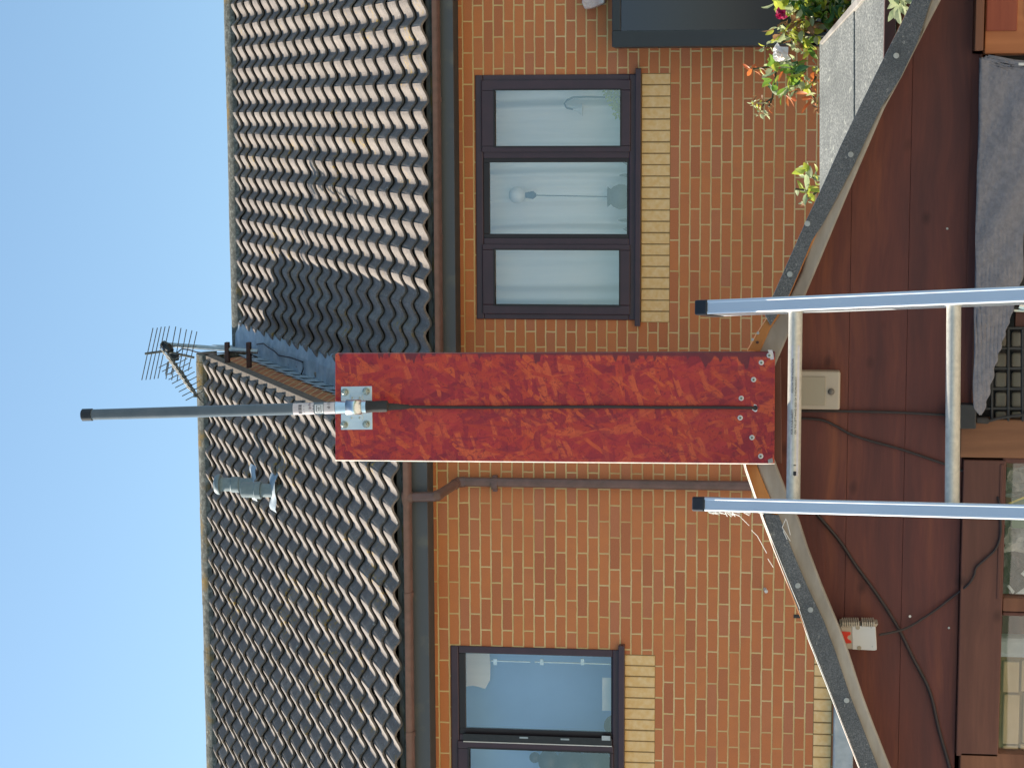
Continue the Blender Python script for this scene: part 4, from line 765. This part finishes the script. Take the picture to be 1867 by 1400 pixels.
# ================================================================ LADDER
A=Vector((-.545,3.66,2.3978)); d=Vector((.092,-.499,-.861)).normalized(); E1=Vector((.983,.183,0)); E1=(E1-d*E1.dot(d)).normalized(); N=E1.cross(d).normalized()
if N.y>0: N=-N
t=thing('ladder','aluminium ladder leaning on the gable with black end caps','ladder',(A+d*2.7)*1.0)
onL=lambda x,y,o=0:onP(x,y,A+N*o,N)
def rail(xt,yt0,yt1,xb_,yb0,yb1,nm):
    a0,a1,c0,c1=onL(xt,yt0),onL(xt,yt1),onL(xb_,yb0),onL(xb_,yb1); ca=(a0+a1)/2; cb=(c0+c1)/2; dd=(cb-ca).normalized(); hw=(a0-a1).length/2
    s1=(E1-dd*E1.dot(dd)).normalized(); n1=s1.cross(dd); n1=n1 if n1.y<0 else -n1
    L=2.95; b=MB(); dep=.058; tk=.0022
    # hollow channel: front web, two flanges, rear lips
    c=ca+dd*(L/2)
    b.obox(c-n1*.001,(s1,dd,n1),(hw,L/2,.001)); 
    for sg in(-1,1): b.obox(c+s1*sg*(hw-.0011)-n1*(.002+dep/2),(s1,dd,n1),(.0011,L/2,dep/2)); b.obox(c+s1*sg*(hw-.005)-n1*(.002+dep+.001),(s1,dd,n1),(.005,L/2,.001))
    for sg in(-1,1): b.tube([ca+s1*sg*(hw-.0022)-n1*.0022,ca+dd*L+s1*sg*(hw-.0022)-n1*.0022],.0034,10)
    b.build('rail',MT['alu'],t,bevel=.0008)
    b=MB(); b.obox(ca-dd*.011-n1*(dep/2),(s1,dd,n1),(hw+.0016,.0135,dep/2+.003)); b.build('end_cap',MT['black'],t,bevel=.003)
    return ca,dd,s1,n1,hw
r1=rail(1288,548,572,1867,523,549,'r'); r2=rail(1283,907,930.5,1867,920.5,946.5,'l')
for k in range(9):
    pc=onL(1438,738)+d*(.3045*k); # rung line
    a_=pc; 
    def hit(r): ca,dd,s1,n1,hw=r; s_=(a_-ca).dot(dd); return ca+dd*s_
    pr_,pl_=hit(r1),hit(r2); q0=pr_-r1[2]*(r1[4]-.002)-N*.020; q1_=pl_+r2[2]*(r2[4]-.002)-N*.020
    if k==0: RA,RB=q0,q1_
    b=MB(); b.tube([q0,q1_],.0150,24,flat=.82); b.build('rung',MT['rung'],t,smooth=True)
    for q in(q0,q1_):
        b=MB(); dd_=(q1_-q0).normalized()*(1 if q is q0 else -1); b.tube([q,q+dd_*.003],.0185,20,flat=.82); b.build('rung_collar',MT['alu'],t,smooth=True)
# sticker on the top rung
rd=(RA-RB).normalized(); fv=(CAM-(RA+RB)/2).normalized(); fv=(fv-rd*fv.dot(rd)).normalized(); uv=fv.cross(rd)
fr_=lambda y:RB.lerp(RA,(905-y)/(905-570))
def rshell(y0,y1,a0,a1,r,mat,nm='sticker',par=t):
    b=MB(); vs=[]
    for q in(fr_(y0),fr_(y1)):
        for k in range(9): an=a0+(a1-a0)*k/8; vs.append(q+(fv*math.cos(an)*.95+uv*math.sin(an))*r)
    b.add(vs,[(k,k+1,k+10,k+9) for k in range(8)]); return b.build(nm,MT[mat],par,smooth=True,recalc=False)
# keep orientation: uv should point up
if uv.z<0: uv=-uv
stk=rshell(862,633,-.55,.42,.01535,'label')
for (tx,y,o,sz) in(('FOR YOUR SAFETY',789,.0022,.0052),('FOLLOW THIS INSTRUCTION',716.5,.0022,.0046),('ON THE LEFT HAND SIDE OF THIS PRODUCT',789,-.0038,.0050)):
    og=fr_(y)+fv*.0152+uv*o
    ob=text(tx,sz,og,rd,uv,MT['ink'],stk,'lettering',.00004)
b=MB(); cc=fr_(857)+fv*.0154-uv*.002; hb=[(-.0045,-.0035),(.003,-.0035),(.003,-.005),(.0065,0),(.003,.005),(.003,.0035),(-.0045,.0035)]
b.prism([cc-uv*0+rd*(-x_*.75)+uv*y_*.75 for x_,y_ in hb],fv*.0001); b.build('arrow_mark',MT['ink'],stk)
b=MB(); c2=fr_(843)+fv*.0154-uv*.002; b.obox(c2,(rd,uv,fv),(.0008,.0022,.0001)); b.build('arrow_mark',MT['ink'],stk)
# cobwebs by the left rail
rnd=random.Random(12); b=MB()
for k in range(26):
    x=1290+rnd.random()*95; y=934+rnd.random()*3; o_=rnd.random()*8*math.sin((x-1290)/95*3.14); b.tube([onL(x,y-2,-.004),onL(x+rnd.uniform(4,14),y+o_,-.01)],.0008,4)
for a_,c_ in(((1346,938),(1352,944)),((1352,944),(1366,958)),((1370,966),(1381,977)),((1381,977),(1398,1008)),((1400,1018),(1410,1034))): b.tube([onY(*a_,SB-.02),onY(*c_,SB-.015)],.0006,4)
for a_,c_ in(((1433,945),(1426,961)),((1426,961),(1441,986)),((1434,947),(1441,975)),((1428,968),(1435,983))): b.tube([onY(*a_,SB-.012),onY(*c_,SB-.012)],.0008,4)
tag(b.build('cobweb',MT['web']),'wispy white cobweb strands by the left ladder rail','cobweb')
# ================================================================ OUTBUILDING WITH PALE FELT ROOF, PLANTS
FY0,FY1=5.05,5.75; pA=onY(1622,200,FY0); pB=onY(1495,200,FY1); fn=Vector((0,-(pB.z-pA.z),FY1-FY0)).normalized()
ob=thing('garden_store','low garden store with pale grey felt roof and pots on it','shed',(.6,5.4,-.15))
on=lambda x,y,h=0:onP(x,y,pA+fn*h,fn)
P1=[(1553,10),(1595,-60),(1680,-260),(1553,-260),]
b=MB(); b.prism([on(1494,76),on(1556,8),on(1556,430),on(1494,430)],-fn*.018); b.build('upper_felt',MT['feltR'],ob,bevel=.002)
b=MB(); b.prism([on(1552,-300,-.004),on(1620,-300,-.004),on(1622,430,-.004),on(1552,430,-.004)],-fn*.018); b.build('lower_felt',MT['feltR'],ob,bevel=.002)
b=MB(); b.prism([on(1493,78,.004),on(1497,82,.004),on(1562,12,.004),on(1620,-60,.004),on(1612,-62,.004),on(1556,3,.004)],-fn*.02); b.build('edge_trim',MT['grey'],ob,bevel=.002)
b=MB(); s=rectP(1620,-300,1632,430,FY0+.02); b.box(s[0],s[1],FY0+.02,FY0+.05,s[2]-.0,s[3]+.01); b.build('roof_edge',MT['trimd'],ob)
s=rectP(1640,-300,2400,430,FY0+.1); b=MB(); b.box(s[0],s[1],FY0+.1,FY0+.14,-.15,pA.z-.02); b.build('front_wall',MT['trim'],ob); 
b=MB(); b.box(s[0],s[1],FY0+.14,FY1,-.15,pA.z-.03); b.build('body',MT['trim'],ob)
def leaf(mb,c,L,W,rnd,dirv=None,curl=.3):
    d=Vector(dirv) if dirv else Vector((rnd.gauss(0,1),rnd.gauss(0,1),rnd.gauss(0,1))); d.normalize()
    s=d.cross(Vector((rnd.gauss(0,1),rnd.gauss(0,1),rnd.gauss(0,1)))).normalized(); n=d.cross(s)
    rows=[(0,.03),(.25,.8),(.55,1),(.82,.6),(1,.02)]; vs=[]
    for t_,w_ in rows:
        m_=c+d*L*t_-n*curl*L*t_*t_
        vs+=[m_-s*W*w_*.5+n*W*.18*w_,m_,m_+s*W*w_*.5+n*W*.18*w_]
    mb.add(vs,[(i*3+j,i*3+j+1,(i+1)*3+j+1,(i+1)*3+j) for i in range(4) for j in range(2)])
def plant(name,label,cat,items,stems,Y,seed,group=None):
    rnd=random.Random(seed); P0=onY(*stems[0][0],Y); t=thing(name,label,cat,P0,group)
    b=MB()
    for st in stems: b.tube([onY(*k,Y+rnd.uniform(-.02,.02)) for k in st],.003,5)
    b.build('stem',MT['stem'],t,smooth=True)
    bs=[MB() for _ in LF]
    for (x,y,rx_,ry_,n,L,W,mats) in items:
        for k in range(n):
            a=rnd.uniform(0,6.283); r_=math.sqrt(rnd.random()); c=onY(x+math.cos(a)*r_*rx_,y+math.sin(a)*r_*ry_,Y+rnd.uniform(-.07,.07))
            leaf(bs[rnd.choice(mats)],c,L*rnd.uniform(.8,1.45),W*rnd.uniform(.8,1.35),rnd)
    fo=MB()
    for i,q in enumerate(bs):
        o=len(fo.v); fo.v+=q.v; fo.f+=[tuple(v+o for v in f) for f in q.f]; fo.mi+=[i]*len(q.f)
    fo.build('foliage',LF,t,smooth=True,recalc=False); return t
GY=5.95
bush=plant('climbing_rose','leafy rose bush with crimson and white blooms above the pale felt roof','rose bush',
 [(1455,5,42,20,110,.035,.02,(0,1,2,3)),(1520,10,55,28,170,.04,.025,(0,1,2,2,3)),(1575,-5,40,22,70,.035,.022,(1,5,4,0)),(1440,55,30,14,46,.03,.015,(3,5,1)),(1470,52,26,22,50,.03,.017,(1,5,3)),(1530,38,30,14,45,.03,.012,(5,4,1)),
  (1470,82,10,10,16,.03,.018,(1,0)),(1397,85,8,8,6,.02,.01,(3,1)),(1454,90,14,10,14,.02,.01,(3,5)),(1440,75,18,12,16,.02,.012,(3,5))],
 [[(1500,20),(1470,50),(1450,70),(1430,90)],[(1520,-5),(1490,30),(1462,70)],[(1500,10),(1460,20),(1430,30)],[(1440,70),(1415,85),(1398,85)]],GY,11)
plant('rose_shoot','arching shoot with green, orange and bronze leaves hanging below the white rose','rose shoot',
 [(1405,108,9,10,12,.032,.020,(1,0)),(1412,124,10,5,5,.04,.018,(3,0)),(1443,122,12,12,10,.034,.02,(0,2,3)),(1450,140,12,12,14,.036,.022,(0,2,1)),(1462,158,14,8,10,.034,.018,(1,3)),(1410,155,8,16,11,.03,.016,(0,2,1)),(1425,172,12,10,9,.035,.016,(3,0)),(1418,128,14,3,2,.03,.01,(4,))],
 [[(1430,100),(1416,120),(1413,150),(1408,180),(1402,195)],[(1430,105),(1445,130),(1456,150),(1474,165)]],GY-.05,13,'trailing rose shoots')
plant('rose_shoot','spray of coppery orange young leaves beside the pale roof edge','rose shoot',
 [(1441,175,14,6,6,.036,.012,(4,4,3)),(1482,142,8,14,8,.04,.014,(4,4,5)),(1484,176,9,12,8,.036,.012,(4,3)),(1490,120,4,6,5,.02,.012,(1,3)),(1490,192,3,12,6,.02,.008,(1,5))],
 [[(1462,158),(1440,175)],[(1478,160),(1487,140)],[(1474,160),(1490,190)]],GY-.02,17,'trailing rose shoots')
plant('rose_shoot','small coppery tip curling out left of the white rose','rose shoot',
 [(1372,126,6,6,7,.026,.010,(4,4)),(1386,128,5,5,6,.02,.008,(4,5,1))],[[(1412,118),(1395,124),(1372,126)]],GY,19,'trailing rose shoots')
plant('rose_shoot','pale budded tip at the lowest end of the arching shoot','rose shoot',
 [(1382,188,12,8,26,.014,.008,(3,1,5)),(1390,206,9,7,24,.013,.008,(3,3,5)),(1402,196,5,7,6,.02,.008,(5,4))],[[(1408,180),(1392,190),(1388,205)],[(1400,188),(1380,188)]],GY,23,'trailing rose shoots')
plant('rose_shoot','yellow-green leafy tip rising over the roof edge near the gable','rose shoot',
 [(1468,310,8,9,6,.034,.018,(3,1)),(1474,322,9,7,5,.036,.016,(3,3)),(1465,345,14,5,10,.030,.012,(1,1,3)),(1473,350,7,6,5,.036,.014,(3,1)),(1466,368,9,3,8,.014,.008,(3,5)),(1488,325,2,16,7,.02,.010,(1,3))],
 [[(1492,330),(1478,322),(1466,306)],[(1492,345),(1475,348),(1450,345)],[(1490,350),(1470,365)]],GY-.1,29,'trailing rose shoots')
def bloom(name,label,x,y,r,mat,n,seed):
    rnd=random.Random(seed); c=onY(x,y,GY-.12); vdir=(CAM-c).normalized()+Vector((-.75,.15,.75)); vdir.normalize(); a=vdir.cross(Vector((0,0,1))).normalized(); b_=vdir.cross(a); mb=MB()
    for ring_ in range(4):
        m_=5; 
        for k in range(m_):
            an=2*math.pi*(k+.5*ring_)/m_+rnd.uniform(-.1,.1); rr=r*(1-.22*ring_); dr=a*math.cos(an)+b_*math.sin(an); tg=-a*math.sin(an)+b_*math.cos(an); vs=[]
            for i in range(5):
                t_=i/4; w_=math.sin(math.pi*min(.95,t_*.8+.12))*.62; hgt=(.1+.22*ring_)*r+ (math.sin(t_*2.2)*.35*r)-(t_**3*.28*r if ring_<2 else 0)
                for j in(-1,-.4,.4,1): vs.append(c+dr*rr*t_*(1-.1*abs(j))+tg*rr*w_*j+vdir*(hgt-.10*r*(1-j*j)+rnd.gauss(0,.012*r)))
            mb.add(vs,[(i*4+j,i*4+j+1,(i+1)*4+j+1,(i+1)*4+j) for i in range(4) for j in range(3)])
    return tag(mb.build(name,mat,smooth=True,recalc=False),label,'flower')
bloom('rose_flower','large open white rose hanging in front of the brick wall',1427,95,.032,PET,5,3)
bloom('rose_flower','small crimson rose beside the dark bay window',1426,24,.021,CRIM,5,4)
def pot(x0,x1,yc,r,lab):
    p=onY(x1,yc,GY+.02); q=onY(x0,yc,GY+.02); H=q.z-p.z; b=MB(); b.lathe((p.x,GY+.02,p.z),[(0,0),(r*.68,0),(r*.9,H*.72),(r*1.05,H*.74),(r*1.08,H),(r*.92,H),(r*.85,H*.8),(0,H*.8)],seg=24)
    o=b.build('flower_pot',MT['terra'],smooth=True); return tag(o,lab,'flower pot','terracotta pots on the store roof')
pot(1476,1507,50,.020,'squat terracotta pot nearest the dark ledge'); pot(1444,1463,28,.015,'slim pale terracotta pot below the crimson rose')
s=rectP(1467,59,1498,66,GY-.03); b=MB(); b.box(s[0],s[1],GY-.03,GY+.1,s[2]-.3,s[3]); tag(b.build('ledge_post',MT['frameB'],bevel=.002),'short dark post end supporting the pots beside the felt roof','post')
s=rectP(1480,58,1497,84,GY+.12); b=MB(); b.box(s[0],s[1],GY+.12,GY+.16,s[2]-.3,s[3]); b.box(s[0],s[0]+.01,GY+.12,GY+.16,s[2],s[3]+.003); tag(b.build('planter_corner',MT['frameB'],bevel=.002),'black planter corner jutting out behind the pots','planter')
for k,(x,y) in enumerate(((1640,6),)):
    b=MB(); rnd=random.Random(2)
    for i in range(14): leaf(b,onY(1640+rnd.uniform(-6,10),4+rnd.uniform(-10,14),FY0-.1+rnd.uniform(-.05,.05)),.04,.02,rnd)
    tag(b.build('potted_plant',LF[3],recalc=False),'pale leaves between the felt roof and the gable at the top edge','plant')
